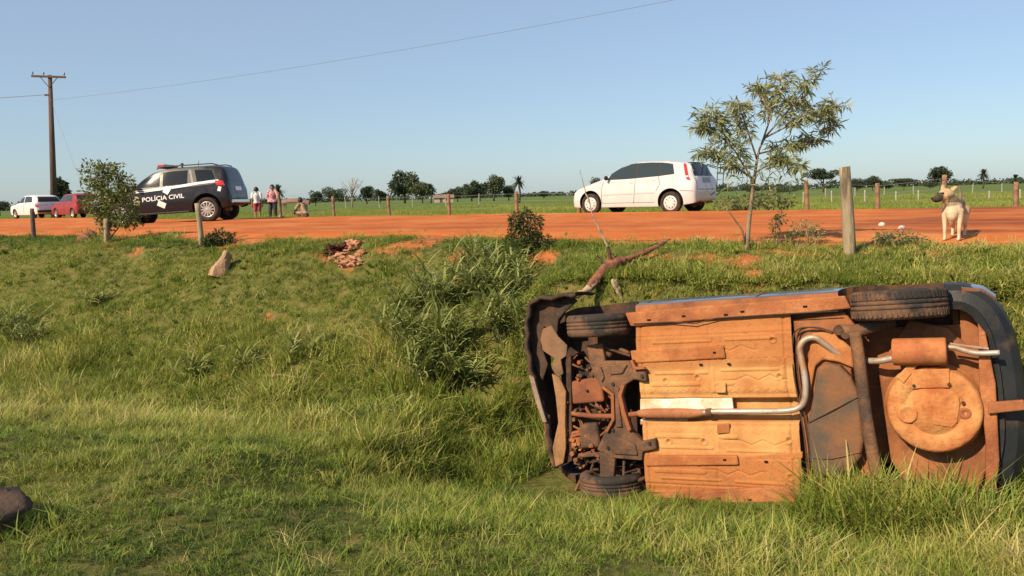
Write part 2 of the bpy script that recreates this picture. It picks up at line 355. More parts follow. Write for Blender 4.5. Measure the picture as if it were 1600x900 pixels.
def grass_object(name, pts, idx, scl, tint, label):
    n = len(pts); me = bpy.data.meshes.new(name); me.vertices.add(n); me.vertices.foreach_set('co', pts.astype(np.float32).reshape(-1))
    def at(k, t, v, fld='value'): a = me.attributes.new(k, t, 'POINT'); a.data.foreach_set(fld, v)
    at('idx', 'INT', idx.astype(np.int32)); at('scl', 'FLOAT', scl.astype(np.float32)); at('tint', 'FLOAT', tint.astype(np.float32))
    rot = np.stack([rng.normal(0, .25, n), rng.normal(0, .25, n), rng.uniform(0, 6.283, n)], -1).astype(np.float32)
    at('rot', 'FLOAT_VECTOR', rot.reshape(-1), 'vector')
    o = link(name, me, GRASSM); tag(o, label, 'grass', kind='stuff')
    ng = bpy.data.node_groups.new(name, 'GeometryNodeTree')
    ng.interface.new_socket('Geometry', in_out='INPUT', socket_type='NodeSocketGeometry'); ng.interface.new_socket('Geometry', in_out='OUTPUT', socket_type='NodeSocketGeometry')
    N = ng.nodes; L = ng.links; gi = N.new('NodeGroupInput'); go = N.new('NodeGroupOutput')
    ci = N.new('GeometryNodeCollectionInfo'); ci.inputs['Collection'].default_value = LIB; ci.inputs['Separate Children'].default_value = True; ci.inputs['Reset Children'].default_value = True
    ip = N.new('GeometryNodeInstanceOnPoints'); ip.inputs['Pick Instance'].default_value = True
    def na(k, t):
        q = N.new('GeometryNodeInputNamedAttribute'); q.data_type = t; q.inputs['Name'].default_value = k; return q.outputs[0]
    L.new(gi.outputs[0], ip.inputs['Points']); L.new(ci.outputs[0], ip.inputs['Instance'])
    L.new(na('idx', 'INT'), ip.inputs['Instance Index']); L.new(na('rot', 'FLOAT_VECTOR'), ip.inputs['Rotation']); L.new(na('scl', 'FLOAT'), ip.inputs['Scale'])
    L.new(ip.outputs[0], go.inputs[0]); o.modifiers.new('scatter', 'NODES').node_group = ng
    return o
def in_view(X, Y, m=1.2): return (Y > 2.2) & (np.abs(X) < .66 * Y + m)
def bank_grass():
    N0 = 900000
    Y = 2.4 + (26 - 2.4) * rng.uniform(0, 1, N0) ** 1.5; X = rng.uniform(-1, 1, N0) * (.68 * Y + 1.2)
    # sampling density ~ 1 / (pdf): thin so that the spacing grows with distance
    pdf = 1 / (1.5 * ((Y - 2.4) / 23.6 + 1e-4) ** (1 / 3.) * 23.6) / (2 * (.68 * Y + 1.2)) * N0
    want = 300 * np.minimum(1, (5.2 / Y) ** 1.05)
    n = ND[0] * X + ND[1] * Y; u = UD[0] * X + UD[1] * Y
    want = want * np.where((n > 7.45) & (n < 8.15) & (u < 4.4), 4.5, 1) * (1 + .5 * sst(7.5, 8.2, n))
    S = soil_mask(X, Y); e = near_edge(u)
    keep = (rng.uniform(0, 1, N0) < want / pdf) & (n < e + .5) & in_view(X, Y)
    keep &= rng.uniform(0, 1, N0) > np.clip(S * 1.05, 0, .97)
    carfoot = ((n > 5.98) & (n < 7.5) & (u > -.5) & (u < 3.5)) | ((((u - 4.75) / .40) ** 2 + ((n - 7.35) / .30) ** 2) < 1)
    keep &= ~carfoot
    X, Y, n, u, S = X[keep], Y[keep], n[keep], u[keep], S[keep]; k = len(X)
    Z = H(X, Y); f1 = fbm(X * .8, Y * .8, 101, 4); f2 = fbm(X * 1.9, Y * 1.9, 131, 3); f3 = fbm(X * .35, Y * .35, 151, 3); rr = rng.uniform(0, 1, k)
    ditch = sst(3.8, 5.2, n) * sst(7.9, 6.9, n); bank = sst(7.0, 7.9, n); right = sst(2.2, .6, u) * sst(3.0, 4.6, n) * sst(7.6, 6.4, n)
    pmed = np.clip(.30 + .55 * ditch - .30 * bank + 1.5 * (f1 - .5), .03, 1)
    ptall = np.clip(ditch * sst(.52, .66, f1) * .8 + right * sst(.45, .7, f1) * .4 + sst(.66, .74, f2) * .18 * (1 - bank), 0, .9)
    pdry = np.clip(.05 + .10 * sst(.5, .7, f3) + .08 * right - .04 * bank, 0, .3)
    idx = np.where(rr < .5, 0, 0) + rng.integers(0, 4, k)
    r1 = rng.uniform(0, 1, k); idx = np.where(r1 < pmed, 4 + rng.integers(0, 4, k), idx)
    r2 = rng.uniform(0, 1, k); idx = np.where(r2 < ptall, 8 + rng.integers(0, 4, k), idx)
    r3 = rng.uniform(0, 1, k); dry = (r3 < pdry); idx = np.where(dry, 12 + rng.integers(0, 3, k), idx)
    idx = np.where(rng.uniform(0, 1, k) < .035, 18 + rng.integers(0, 2, k), idx)
    scl = rng.uniform(.65, 1.35, k) * (1 + 1.1 * (f2 - .5)) * (1 + .1 * right) * (.50 + .44 * sst(4.4, 6.4, n)) * (1 + .25 * sst(8, 18, Y)) * (1 - .25 * bank)
    scl = np.where((n < 6.1) & (n > 5.3) & (u > 1.0) & (u < 3.2), scl * .55, scl); tallr = (n > 4.9) & (n < 6.05) & (u < .85); scl = np.where(tallr & (n > 5.35), scl * 1.25, scl); idx = np.where(tallr & (n > 5.3) & (rr < .6), 8 + rng.integers(0, 4, k), idx)
    tint = .465 + .55 * (f1 - .5) + .42 * (f3 - .5) + .42 * (f2 - .5) + rng.normal(0, .09, k) + .10 * right + .22 * S - .10 * bank + .16 * bank * sst(5.0, 3.0, u)
    tint = np.where(idx >= 18, rng.uniform(.08, .3, k), np.where(idx >= 12, rng.uniform(.70, 1.0, k), tint)); tint = np.where((idx >= 8) & (idx < 12), tint - .03, tint)
    pts = np.stack([X, Y, Z], -1); return grass_object('bank_grass', pts, idx, scl, np.clip(tint, .05, 1), 'uneven green and straw grass covering the ditch and bank before the road')
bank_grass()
def pasture_grass():
    N0 = 120000; Y = 17 + 70 * rng.uniform(0, 1, N0) ** 1.6; X = rng.uniform(-1, 1, N0) * (.68 * Y + 3)
    n = ND[0] * X + ND[1] * Y; u = UD[0] * X + UD[1] * Y; fe = far_edge(u)
    keep = (n > fe + .25 * rng.normal(0, 1, N0)) & (n > fe - .4); X, Y, n = X[keep], Y[keep], n[keep]; fe = fe[keep]; k = len(X)
    f1 = fbm(X * .3, Y * .3, 201, 4); idx = 15 + rng.integers(0, 3, k)
    scl = rng.uniform(.5, 1.0, k) * (.45 + .7 * f1) * (.5 + .5 * sst(0, 3, n - fe)); tint = .42 + .5 * (f1 - .5) + rng.normal(0, .06, k)
    return grass_object('pasture_grass', np.stack([X, Y, H(X, Y)], -1), idx, scl, np.clip(tint, .1, .9), 'flat green pasture grass beyond the red road')
pasture_grass()
# ------------------------------------------------------------------ vehicles
def pchip(x, y, xs):
    x = np.asarray(x, float); y = np.asarray(y, float); h = np.diff(x); d = np.diff(y) / h; m = np.zeros(len(x)); m[0] = d[0]; m[-1] = d[-1]
    for i in range(1, len(x) - 1):
        if d[i - 1] * d[i] > 0: w1 = 2 * h[i] + h[i - 1]; w2 = h[i] + 2 * h[i - 1]; m[i] = (w1 + w2) / (w1 / d[i - 1] + w2 / d[i])
    k = np.clip(np.searchsorted(x, xs) - 1, 0, len(h) - 1); t = (xs - x[k]) / h[k]
    return (2*t**3-3*t**2+1)*y[k] + (t**3-2*t**2+t)*h[k]*m[k] + (-2*t**3+3*t**2)*y[k+1] + (t**3-t**2)*h[k]*m[k+1]
def loft(st, N=70):
    """st rows: x, centre-bottom z, edge-bottom z, belt z, top z, half width max, at belt, at roof"""
    st = sorted(st); A = np.array(st, float); xs = np.interp(np.linspace(0, 1, N), np.linspace(0, 1, len(A)), A[:, 0])
    c = [pchip(A[:, 0], A[:, k], xs) for k in range(1, 8)]
    rings = []
    for i in range(N):
        zc, zb, zl, zt, ww, wl_, wt = [q[i] for q in c]; wb = ww * .965; dr = min(.055, .3 * (zt - zl) + .01)
        half = [(0, zc), (.5 * wb, zc), (.86 * wb, zc), (.9 * wb, zb)]
        cv = catmull([(wb * .985, zb + .005, 0), (wb * 1.005, zb + .10 * (zl - zb), 0), (ww, zb + .5 * (zl - zb), 0), (wl_ + .3 * (ww - wl_), zl - .05 * (zl - zb), 0), (wl_, zl + .02, 0), (wt + .03, zt - dr * 1.5, 0), (wt * .93, zt - dr * .55, 0), (wt * .6, zt - dr * .12, 0), (0, zt, 0)], 3)
        half += [(p.x, p.y) for p in cv]
        ring = [(xs[i], y, z) for y, z in half] + [(xs[i], -y, z) for y, z in half[-2:0:-1]]
        rings.append(ring)
    R = len(rings[0]); v = [p for r in rings for p in r]; f = []
    for i in range(N - 1):
        for k in range(R): f.append((i * R + k, i * R + (k + 1) % R, (i + 1) * R + (k + 1) % R, (i + 1) * R + k))
    f.append(tuple(range(R))); f.append(tuple((N - 1) * R + k for k in range(R - 1, -1, -1)))
    mb = MB(); mb.add(v, f); return mb
def car_body(root, st, arches, mats, name='body'):
    """arches: (x, z, r, ywheel_outer)"""
    o = loft(st).build(name, mats, root, smooth=True)
    cm = MB()
    for (x, z, r) in arches:
        for s in (-1, 1):
            ring = [(r, s * .52), (r, s * 1.2)]
            q = MB(); q.tube([(x, s * .50, z), (x, s * 1.2, z)], r, 36); cm.add(q.v, q.f)
    c = cm.build('cutter', [mats[1]], root)
    b = o.modifiers.new('cut', 'BOOLEAN'); b.object = c; b.operation = 'DIFFERENCE'; b.solver = 'EXACT'
    me = bake(o); bpy.data.objects.remove(c)
    for p in me.polygons:
        p.material_index = 0; q = p.center
        for (x, z, r) in arches:
            if math.hypot(q.x - x, q.z - z) < r * 1.01 and abs(q.y) < .9 and (abs(p.normal.y) < .6 or abs(q.y) < .55) and abs(q.y) > .3: p.material_index = 1
        p.use_smooth = True
    if len(me.materials) < 2:
        while len(me.materials) < 2: me.materials.append(mats[len(me.materials)])
    me.update()
    try: me.set_sharp_from_angle(angle=math.radians(38))
    except Exception: pass
    bm = bmesh.new(); bm.from_mesh(me); tree = BVHTree.FromBMesh(bm); bm.free()
    return o, tree
def resample(pts, n):
    pts = [Vector(p) for p in pts]; d = [0]
    for a, b in zip(pts, pts[1:]): d.append(d[-1] + (b - a).length)
    out = []
    for k in range(n):
        t = d[-1] * k / (n - 1); i = max(j for j in range(len(d)) if d[j] <= t + 1e-9); i = min(i, len(pts) - 2)
        u = (t - d[i]) / max(d[i + 1] - d[i], 1e-9); out.append(pts[i].lerp(pts[i + 1], u))
    return out
def cast(tree, face, a, b, off, default=None):
    """face: L/R = side (a=x, b=z); B = back (a=y, b=z); F = front (a=y, b=z); T = top (a=x, b=y)"""
    o, d = {'L': ((a, 3, b), (0, -1, 0)), 'R': ((a, -3, b), (0, 1, 0)), 'B': ((-5, a, b), (1, 0, 0)), 'F': ((5, a, b), (-1, 0, 0)), 'T': ((a, b, 4), (0, 0, -1))}[face]
    h = tree.ray_cast(Vector(o), Vector(d))
    if h[0] is None: return None
    n = h[1] if h[1].dot(Vector(d)) < 0 else -h[1]
    return h[0] + n * off
def patch(tree, face, top, bot, off=.004, n=14, m=8):
    t = resample([(*p, 0) for p in top], n); b = resample([(*p, 0) for p in bot], n); mb = MB(); v = []; last = Vector((0, 0, 0))
    for j in range(m):
        for i in range(n):
            q = t[i].lerp(b[i], j / (m - 1)); c = cast(tree, face, q.x, q.y, off)
            if c is None: c = last
            last = c; v.append(c)
    f = [(j * n + i, j * n + i + 1, (j + 1) * n + i + 1, (j + 1) * n + i) for j in range(m - 1) for i in range(n - 1)]
    mb.v = [tuple(p) for p in v]; mb.f = f; mb.m = [0] * len(f); return mb
def decal(tree, face, name, pts, width, mats, parent, off=.003):
    """thin strip that follows a polyline on the body"""
    P = resample([(*p, 0) for p in pts], max(6, len(pts) * 6)); mb = MB(); v = []
    for i, p in enumerate(P):
        t = (P[min(i + 1, len(P) - 1)] - P[max(i - 1, 0)]).normalized(); s = Vector((-t.y, t.x, 0)) * width / 2
        for q in (p + s, p - s):
            c = cast(tree, face, q.x, q.y, off); v.append(c if c else (v[-2] if len(v) > 1 else Vector()))
    f = [(2 * i, 2 * i + 1, 2 * i + 3, 2 * i + 2) for i in range(len(P) - 1)]
    mb.v = [tuple(q) for q in v]; mb.f = f; mb.m = [0] * len(f); return mb.build(name, mats, parent, smooth=True)
TYRE = mat('tyre_rubber', (.018, .017, .016), (.05, .035, .025), scale=9, rough=.85, bump=.2)
TYRE_D = mat('tyre_dusty', (.08, .05, .034), (.19, .095, .052), scale=7, rough=.92, bump=.3, lo=.3, hi=.7, c3=(.03, .026, .023), s3=3)
BLACK = mat('black_plastic', (.014, .014, .015), (.03, .028, .026), scale=6, rough=.55)
ARCH = mat('arch_liner', (.012, .011, .010), (.03, .02, .015), scale=5, rough=.9)
GLASS = mat('tinted_glass', (.010, .013, .015), rough=.1, spec=.4)
GLASS2 = mat('window_glass', (.03, .045, .05), rough=.12, spec=.4)
ALLOY = mat('alloy', (.55, .54, .52), (.42, .36, .31), scale=5, rough=.38, metal=.7)
CHROME = mat('bright_metal', (.7, .7, .7), rough=.25, metal=.9)
RED_L = mat('red_lamp', (.42, .012, .015), (.5, .03, .03), scale=8, rough=.2, coat=.6)
LAMP_W = mat('clear_lamp', (.6, .6, .58), rough=.15, coat=.6)
WHITE_PT = mat('white_paint', (.58, .58, .58), (.53, .515, .495), scale=2.5, rough=.32, coat=.5, spec=.5)
WHITE_DEC = mat('white_vinyl', (.78, .78, .76), rough=.45)
SEAM = mat('seam_dark', (.03, .03, .03), rough=.8)
def tyre_profile(R, w):
    h = w / 2
    return [(R * .64, -h * .8), (R * .74, -h), (R * .9, -h * .98), (R * .97, -h * .84), (R, -h * .6), (R * 1.0, -h * .36), (R * .978, -h * .34), (R * .978, -h * .28), (R * 1.002, -h * .26), (R * 1.004, -h * .06), (R * .98, -h * .04), (R * .98, h * .04), (R * 1.004, h * .06), (R * 1.002, h * .26), (R * .978, h * .28), (R * .978, h * .34), (R, h * .36), (R, h * .6), (R * .97, h * .84), (R * .9, h * .98), (R * .74, h), (R * .64, h * .8), (R * .64, -h * .8)]
def wheel(parent, loc, R, w, side, mt=TYRE, mr=ALLOY, spokes=8, cap=False):
    root = empty('wheel', loc); root.parent = parent
    MB().lathe(tyre_profile(R, w), 40, 'y').build('tyre', mt, root, smooth=True)
    mb = MB(); h = w / 2 * side
    mb.lathe([(R * .645, -h * .7), (R * .66, h * .82), (R * .60, h * .86), (R * .56, h * .6), (R * .50, h * .25), (.001, h * .22)], 32, 'y')
    if cap:
        mb.lathe([(R * .59, h * .80), (R * .55, h * .9), (R * .40, h * .95), (R * .2, h * 1.0), (.001, h * 1.02)], 32, 'y')
    sp = MB()
    for k in range(spokes):
        a = 2 * math.pi * k / spokes
        if cap: mb.ball((math.cos(a) * R * .42, h * .93, math.sin(a) * R * .42), R * .075, (1, .12, 1), 8, 1)
        else:
            rm = Matrix.Rotation(-a, 3, 'Y'); sp.box(rm @ Vector((R * .34, h * .72, 0)), (R * .54, w * .10, R * .12), rm)
    if not cap: sp.lathe([(R * .17, h * .6), (R * .17, h * .86), (.001, h * .9)], 16, 'y')
    else: mb.add([], [])
    rim = mb.build('rim', [mr, SEAM], root, smooth=True)
    if not cap: sp.build('spokes', mr, root)
    return root
def side_window(tree, root, s, name, top, bot, m): return patch(tree, s, top, bot, .005).build(name, m, root, smooth=True)
def text_mesh(txt, size):
    cu = bpy.data.curves.new('t', 'FONT'); cu.body = txt; cu.size = size; cu.offset = size * .012; cu.resolution_u = 3
    o = bpy.data.objects.new('t', cu); COL.objects.link(o); dg = bpy.context.evaluated_depsgraph_get(); dg.update()
    me = bpy.data.meshes.new_from_object(o.evaluated_get(dg)); bpy.data.objects.remove(o); return me
# ---- white hatchback on the road
def white_hatch():
    h = Vector((-.80, .60)).normalized(); rear = Vector((4.80, 22.25)); c = rear + h * 1.26
    root = empty('white_hatchback', (c.x, c.y, float(H(c.x, c.y - .3)) + .012), math.atan2(h.y, h.x), 'white hatchback with tall red tail lamps parked at the far edge of the red road', 'car')
    st = [(1.965, .42, .40, .50, .56, .40, .38, .33), (1.92, .30, .27, .56, .62, .62, .56, .48), (1.80, .25, .21, .64, .71, .74, .68, .57), (1.5, .25, .20, .76, .83, .82, .755, .64), (1.15, .26, .20, .855, .945, .835, .78, .66), (.90, .26, .20, .885, 1.03, .84, .79, .66), (.5, .26, .20, .905, 1.25, .84, .795, .61), (.12, .26, .20, .92, 1.405, .84, .79, .575), (-.4, .26, .20, .95, 1.465, .84, .78, .565), (-1.0, .26, .20, .985, 1.45, .84, .77, .555), (-1.5, .26, .22, 1.01, 1.39, .83, .75, .54), (-1.70, .28, .25, 1.01, 1.34, .815, .735, .53), (-1.84, .30, .27, .97, 1.12, .79, .71, .55), (-1.93, .33, .30, .84, .93, .73, .68, .56), (-1.965, .40, .38, .60, .66, .60, .58, .5)]
    ax = (1.23, -1.26)
    body, t = car_body(root, st, [(ax[0], .32, .37), (ax[1], .32, .37)], [WHITE_PT, ARCH])
    for s in 'LR':
        side_window(t, root, s, 'window', [(.60, 1.16), (.30, 1.30), (.02, 1.385), (-.16, 1.405)], [(.72, .985), (.4, .985), (.1, .99), (-.16, 1.0)], GLASS2)
        side_window(t, root, s, 'window', [(-.23, 1.405), (-.6, 1.405), (-.86, 1.39)], [(-.23, 1.005), (-.6, 1.02), (-.86, 1.04)], GLASS2)
        side_window(t, root, s, 'window', [(-.92, 1.385), (-1.1, 1.365), (-1.24, 1.335)], [(-.92, 1.045), (-1.1, 1.06), (-1.34, 1.08)], GLASS2)
        decal(t, s, 'door_seam', [(.80, .93), (.86, .7), (.84, .32)], .012, SEAM, root); decal(t, s, 'door_seam', [(-.2, .99), (-.2, .6), (-.16, .30)], .012, SEAM, root)
        decal(t, s, 'door_seam', [(-.9, 1.03), (-.95, .8), (-.84, .62)], .012, SEAM, root); decal(t, s, 'sill_seam', [(.84, .32), (-.8, .32)], .01, SEAM, root)
        patch(t, s, [(-.02, .88), (-.14, .885)], [(-.02, .855), (-.14, .86)], .014, 6, 3).build('door_handle', WHITE_PT, root); patch(t, s, [(-.70, .925), (-.82, .93)], [(-.70, .90), (-.82, .905)], .014, 6, 3).build('door_handle', WHITE_PT, root)
        patch(t, s, [(-1.52, 1.335), (-1.60, 1.325)], [(-1.72, .90), (-1.82, .88)], .008, 8, 12).build('tail_lamp', RED_L, root, smooth=True)
        patch(t, s, [(1.45, .83), (1.70, .74)], [(1.58, .68), (1.84, .62)], .006, 8, 6).build('headlight', LAMP_W, root, smooth=True)
        y = 1 if s == 'L' else -1
        decal(t, s, 'side_moulding', [(.78, .56), (-.80, .58)], .035, mat('grey_moulding', (.45, .44, .43), rough=.6), root, .008); decal(t, s, 'window_trim', [(.74, .975), (.1, .98), (-.9, 1.03), (-1.34, 1.07)], .016, SEAM, root, .006); decal(t, s, 'window_pillar', [(-.195, 1.40), (-.195, 1.0)], .075, SEAM, root, .004); decal(t, s, 'window_pillar', [(-.89, 1.388), (-.89, 1.04)], .07, SEAM, root, .004); decal(t, s, 'bumper_seam', [(-1.55, .62), (-1.9, .60)], .012, SEAM, root)
        MB().ball((.66, y * .90, 1.02), .09, (.55, 1.0, .75)).tube([(.68, y * .78, .99), (.66, y * .86, 1.0)], .02).build('mirror', BLACK, root, smooth=True)
        for x in ax: wheel(root, (x, y * .74, .30), .30, .185, y, cap=True, mr=mat_cap, spokes=9)
    patch(t, 'B', [(-.50, 1.315), (.50, 1.315)], [(-.62, 1.0), (.62, 1.0)], .006, 14, 8).build('rear_window', GLASS, root, smooth=True)
    patch(t, 'F', [(-.55, 1.36), (.55, 1.36)], [(-.66, 1.03), (.66, 1.03)], .006, 14, 10).build('windscreen', GLASS2, root, smooth=True)
    patch(t, 'B', [(-.24, .95), (.24, .95)], [(-.24, .82), (.24, .82)], .008, 6, 4).build('number_plate', mat('plate_grey', (.32, .32, .31), rough=.5), root)
    decal(t, 'B', 'tailgate_seam', [(-.66, 1.0), (-.62, .64), (.62, .64), (.66, 1.0)], .012, SEAM, root)
    patch(t, 'F', [(-.45, .55), (.45, .55)], [(-.45, .33), (.45, .33)], .006, 8, 5).build('grille', BLACK, root)
    MB().box((-1.66, 0, 1.362), (.14, .86, .02)).build('spoiler', BLACK, root, bevel=.008)
    rk = MB()
    for y in (-.72, -.30): rk.tube([(-1.90, y * .9, .42), (-2.10, y, .60), (-2.14, y, 1.18), (-1.70, y * .8, 1.33)], .014, 6)
    for z in (.66, 1.05, 1.22): rk.tube([(-2.12, -.72, z), (-2.12, -.30, z)], .012, 6)
    rk.build('carrier_rack', BLACK, root)
    MB().tube([(-1.6, .4, .25), (-1.98, .4, .24)], .025, 8).build('exhaust_pipe', BLACK, root)
mat_cap = mat('wheel_cap', (.62, .62, .60), (.5, .45, .40), scale=6, rough=.45)
white_hatch()
# ---- black police utility vehicle
def police_suv():
    rear = Vector((-9.62, 26.6)); h = Vector((-1, .03)).normalized(); c = rear + h * 1.42
    root = empty('police_suv', (c.x, c.y, .0), math.atan2(h.y, h.x), 'black police utility vehicle with white lettering and red roof light bar', 'police car')
    root.rotation_euler = (0, math.radians(2.2), math.atan2(h.y, h.x)); root.location.z = -.045
    NAVY = mat('black_paint', (.010, .011, .016), (.016, .014, .016), scale=3, rough=.3, coat=.25, spec=.3)
    st = [(2.42, .58, .55, .72, .80, .52, .50, .45), (2.36, .48, .42, .84, .96, .78, .72, .62), (2.15, .42, .36, .95, 1.06, .87, .81, .70), (1.7, .42, .34, 1.02, 1.14, .92, .86, .76), (1.2, .42, .34, 1.07, 1.20, .93, .875, .76), (.98, .42, .34, 1.09, 1.26, .93, .875, .74), (.6, .42, .34, 1.10, 1.52, .93, .875, .68), (.25, .42, .34, 1.11, 1.70, .93, .87, .65), (-.2, .42, .34, 1.13, 1.78, .93, .87, .645), (-1.0, .42, .34, 1.16, 1.80, .93, .865, .64), (-1.62, .42, .36, 1.19, 1.78, .93, .855, .63), (-1.92, .44, .40, 1.21, 1.74, .92, .84, .62), (-2.06, .46, .42, 1.18, 1.48, .90, .82, .66), (-2.14, .48, .44, 1.0, 1.12, .86, .80, .66), (-2.19, .55, .52, .76, .80, .74, .70, .60)]
    ax = (1.42, -1.42)
    body, t = car_body(root, st, [(a, .43, .475) for a in ax], [NAVY, ARCH])
    for s in 'LR':
        y = 1 if s == 'L' else -1
        side_window(t, root, s, 'window', [(.70, 1.38), (.42, 1.52), (.22, 1.60), (.06, 1.63)], [(.86, 1.20), (.5, 1.20), (.3, 1.2), (.06, 1.21)], GLASS)
        side_window(t, root, s, 'window', [(-.04, 1.64), (-.4, 1.67), (-.84, 1.67)], [(-.04, 1.21), (-.4, 1.225), (-.84, 1.245)], GLASS)
        side_window(t, root, s, 'window', [(-1.06, 1.665), (-1.4, 1.65), (-1.62, 1.62)], [(-1.16, 1.265), (-1.4, 1.28), (-1.74, 1.33)], GLASS)
        patch(t, s, [(-.88, 1.68), (-.95, 1.675)], [(-.98, 1.25), (-1.05, 1.255)], .006, 4, 8).build('pillar_trim', mat('grey_trim', (.12, .12, .13), rough=.4), root)
        decal(t, s, 'white_stripe', [(1.15, 1.06), (.4, 1.10), (-.6, 1.17), (-1.2, 1.24), (-1.85, 1.27)], .075, WHITE_DEC, root, .005)
        decal(t, s, 'white_mark', [(-.24, 1.16), (-.12, .98)], .19, WHITE_DEC, root, .006); decal(t, s, 'white_mark', [(-.02, .715), (.06, .56)], .26, WHITE_DEC, root, .005)
        decal(t, s, 'white_mark', [(-1.9, 1.08), (-1.86, .94)], .10, WHITE_DEC, root, .006)
        for pts in ([(1.0, 1.10), (1.02, .8), (.96, .44)], [(0.0, 1.2), (0, .8), (.02, .44)], [(-.95, 1.24), (-1.0, .95), (-.86, .78)]): decal(t, s, 'door_seam', pts, .012, SEAM, root)
        patch(t, s, [(-1.72, 1.28), (-1.98, 1.27)], [(-1.80, 1.13), (-2.06, 1.11)], .008, 8, 5).build('tail_lamp', RED_L, root, smooth=True)
        patch(t, s, [(1.75, 1.05), (2.2, .98)], [(1.85, .92), (2.3, .84)], .008, 8, 5).build('headlight', LAMP_W, root, smooth=True)
        MB().ball((.80, y * 1.02, 1.24), .12, (.5, 1, .8)).tube([(.84, y * .86, 1.19), (.8, y * .98, 1.2)], .025).build('mirror', BLACK, root, smooth=True)
        MB().box((0, y * .86, .36), (1.7, .14, .05)).build('running_board', BLACK, root, bevel=.01)
        MB().tube([(.2, y * .6, 1.77), (.0, y * .6, 1.84), (-1.6, y * .6, 1.84), (-1.8, y * .6, 1.78)], .02, 6).build('roof_rail', BLACK, root)
        for a in ax: wheel(root, (a, y * .80, .385), .385, .26, y, spokes=12)
        # lettering and shield
        me = text_mesh('POLÍCIA CIVIL', .185); xs = [v.co.x for v in me.vertices]; w = max(xs) - min(xs); k = 1.36 / w
        for v in me.vertices:
            a, b = v.co.x * k, v.co.y * 1.05
            x = (.64 - a) if s == 'L' else (-.72 + a)
            z = .75 + b + .04 * (.64 - x)
            p = cast(t, s, x, z, .006); v.co = p if p else Vector((x, y * .93, z))
        link('lettering', me, WHITE_DEC, root)
        MBs = MB(); vv = []; nseg = 28
        for ring in range(6):
            for i in range(nseg):
                a = 2 * math.pi * i / nseg; r_ = ring / 5; p = cast(t, s, 0.82 - r_ * .11 * math.cos(a), .78 + r_ * .155 * math.sin(a) * (1.0 if math.sin(a) > 0 else 1.1), .006); vv.append(p or Vector((1.1, y * .93, .84)))
        MBs.v = [tuple(p) for p in vv]; MBs.f = [(j * nseg + i, j * nseg + (i + 1) % nseg, (j + 1) * nseg + (i + 1) % nseg, (j + 1) * nseg + i) for j in range(5) for i in range(nseg)]
        MBs.m = [1 if (q[0] // nseg) in (1, 3) else 0 for q in MBs.f]
        MBs.build('shield_emblem', [mat('emblem_gold', (.42, .36, .17), rough=.5), mat('emblem_grey', (.30, .31, .29), rough=.5)], root)
    patch(t, 'B', [(-.55, 1.66), (.55, 1.66)], [(-.66, 1.25), (.66, 1.25)], .006).build('rear_window', GLASS, root, smooth=True)
    patch(t, 'F', [(-.6, 1.62), (.6, 1.62)], [(-.74, 1.25), (.74, 1.25)], .006).build('windscreen', GLASS, root, smooth=True)
    patch(t, 'F', [(-.5, .92), (.5, .92)], [(-.5, .62), (.5, .62)], .006).build('grille', BLACK, root)
    patch(t, 'B', [(-.27, 1.08), (.27, 1.08)], [(-.27, .95), (.27, .95)], .008, 6, 4).build('number_plate', WHITE_DEC, root)
    MB().box((-2.19, 0, .60), (.10, 1.5, .12)).build('rear_bumper_bar', CHROME, root, bevel=.03)
    lb = empty('light_bar', (.10, 0, 1.80)); lb.parent = root
    MB().box((0, 0, .02), (.26, 1.05, .04)).build('base', BLACK, lb, bevel=.01)
    MB().box((0, 0, .085), (.24, 1.02, .08)).build('lens', mat('red_lens', (.55, .05, .05), rough=.2, coat=.5), lb, bevel=.02)
    MB().ball((-.42, .1, 1.90), .055).tube([(-.42, .1, 1.78), (-.42, .1, 1.88)], .03).build('siren_horn', BLACK, root, smooth=True)
    MB().tube([(-.9, 0, 1.79), (-.95, 0, 2.0)], .008, 5).build('aerial', BLACK, root)
police_suv()
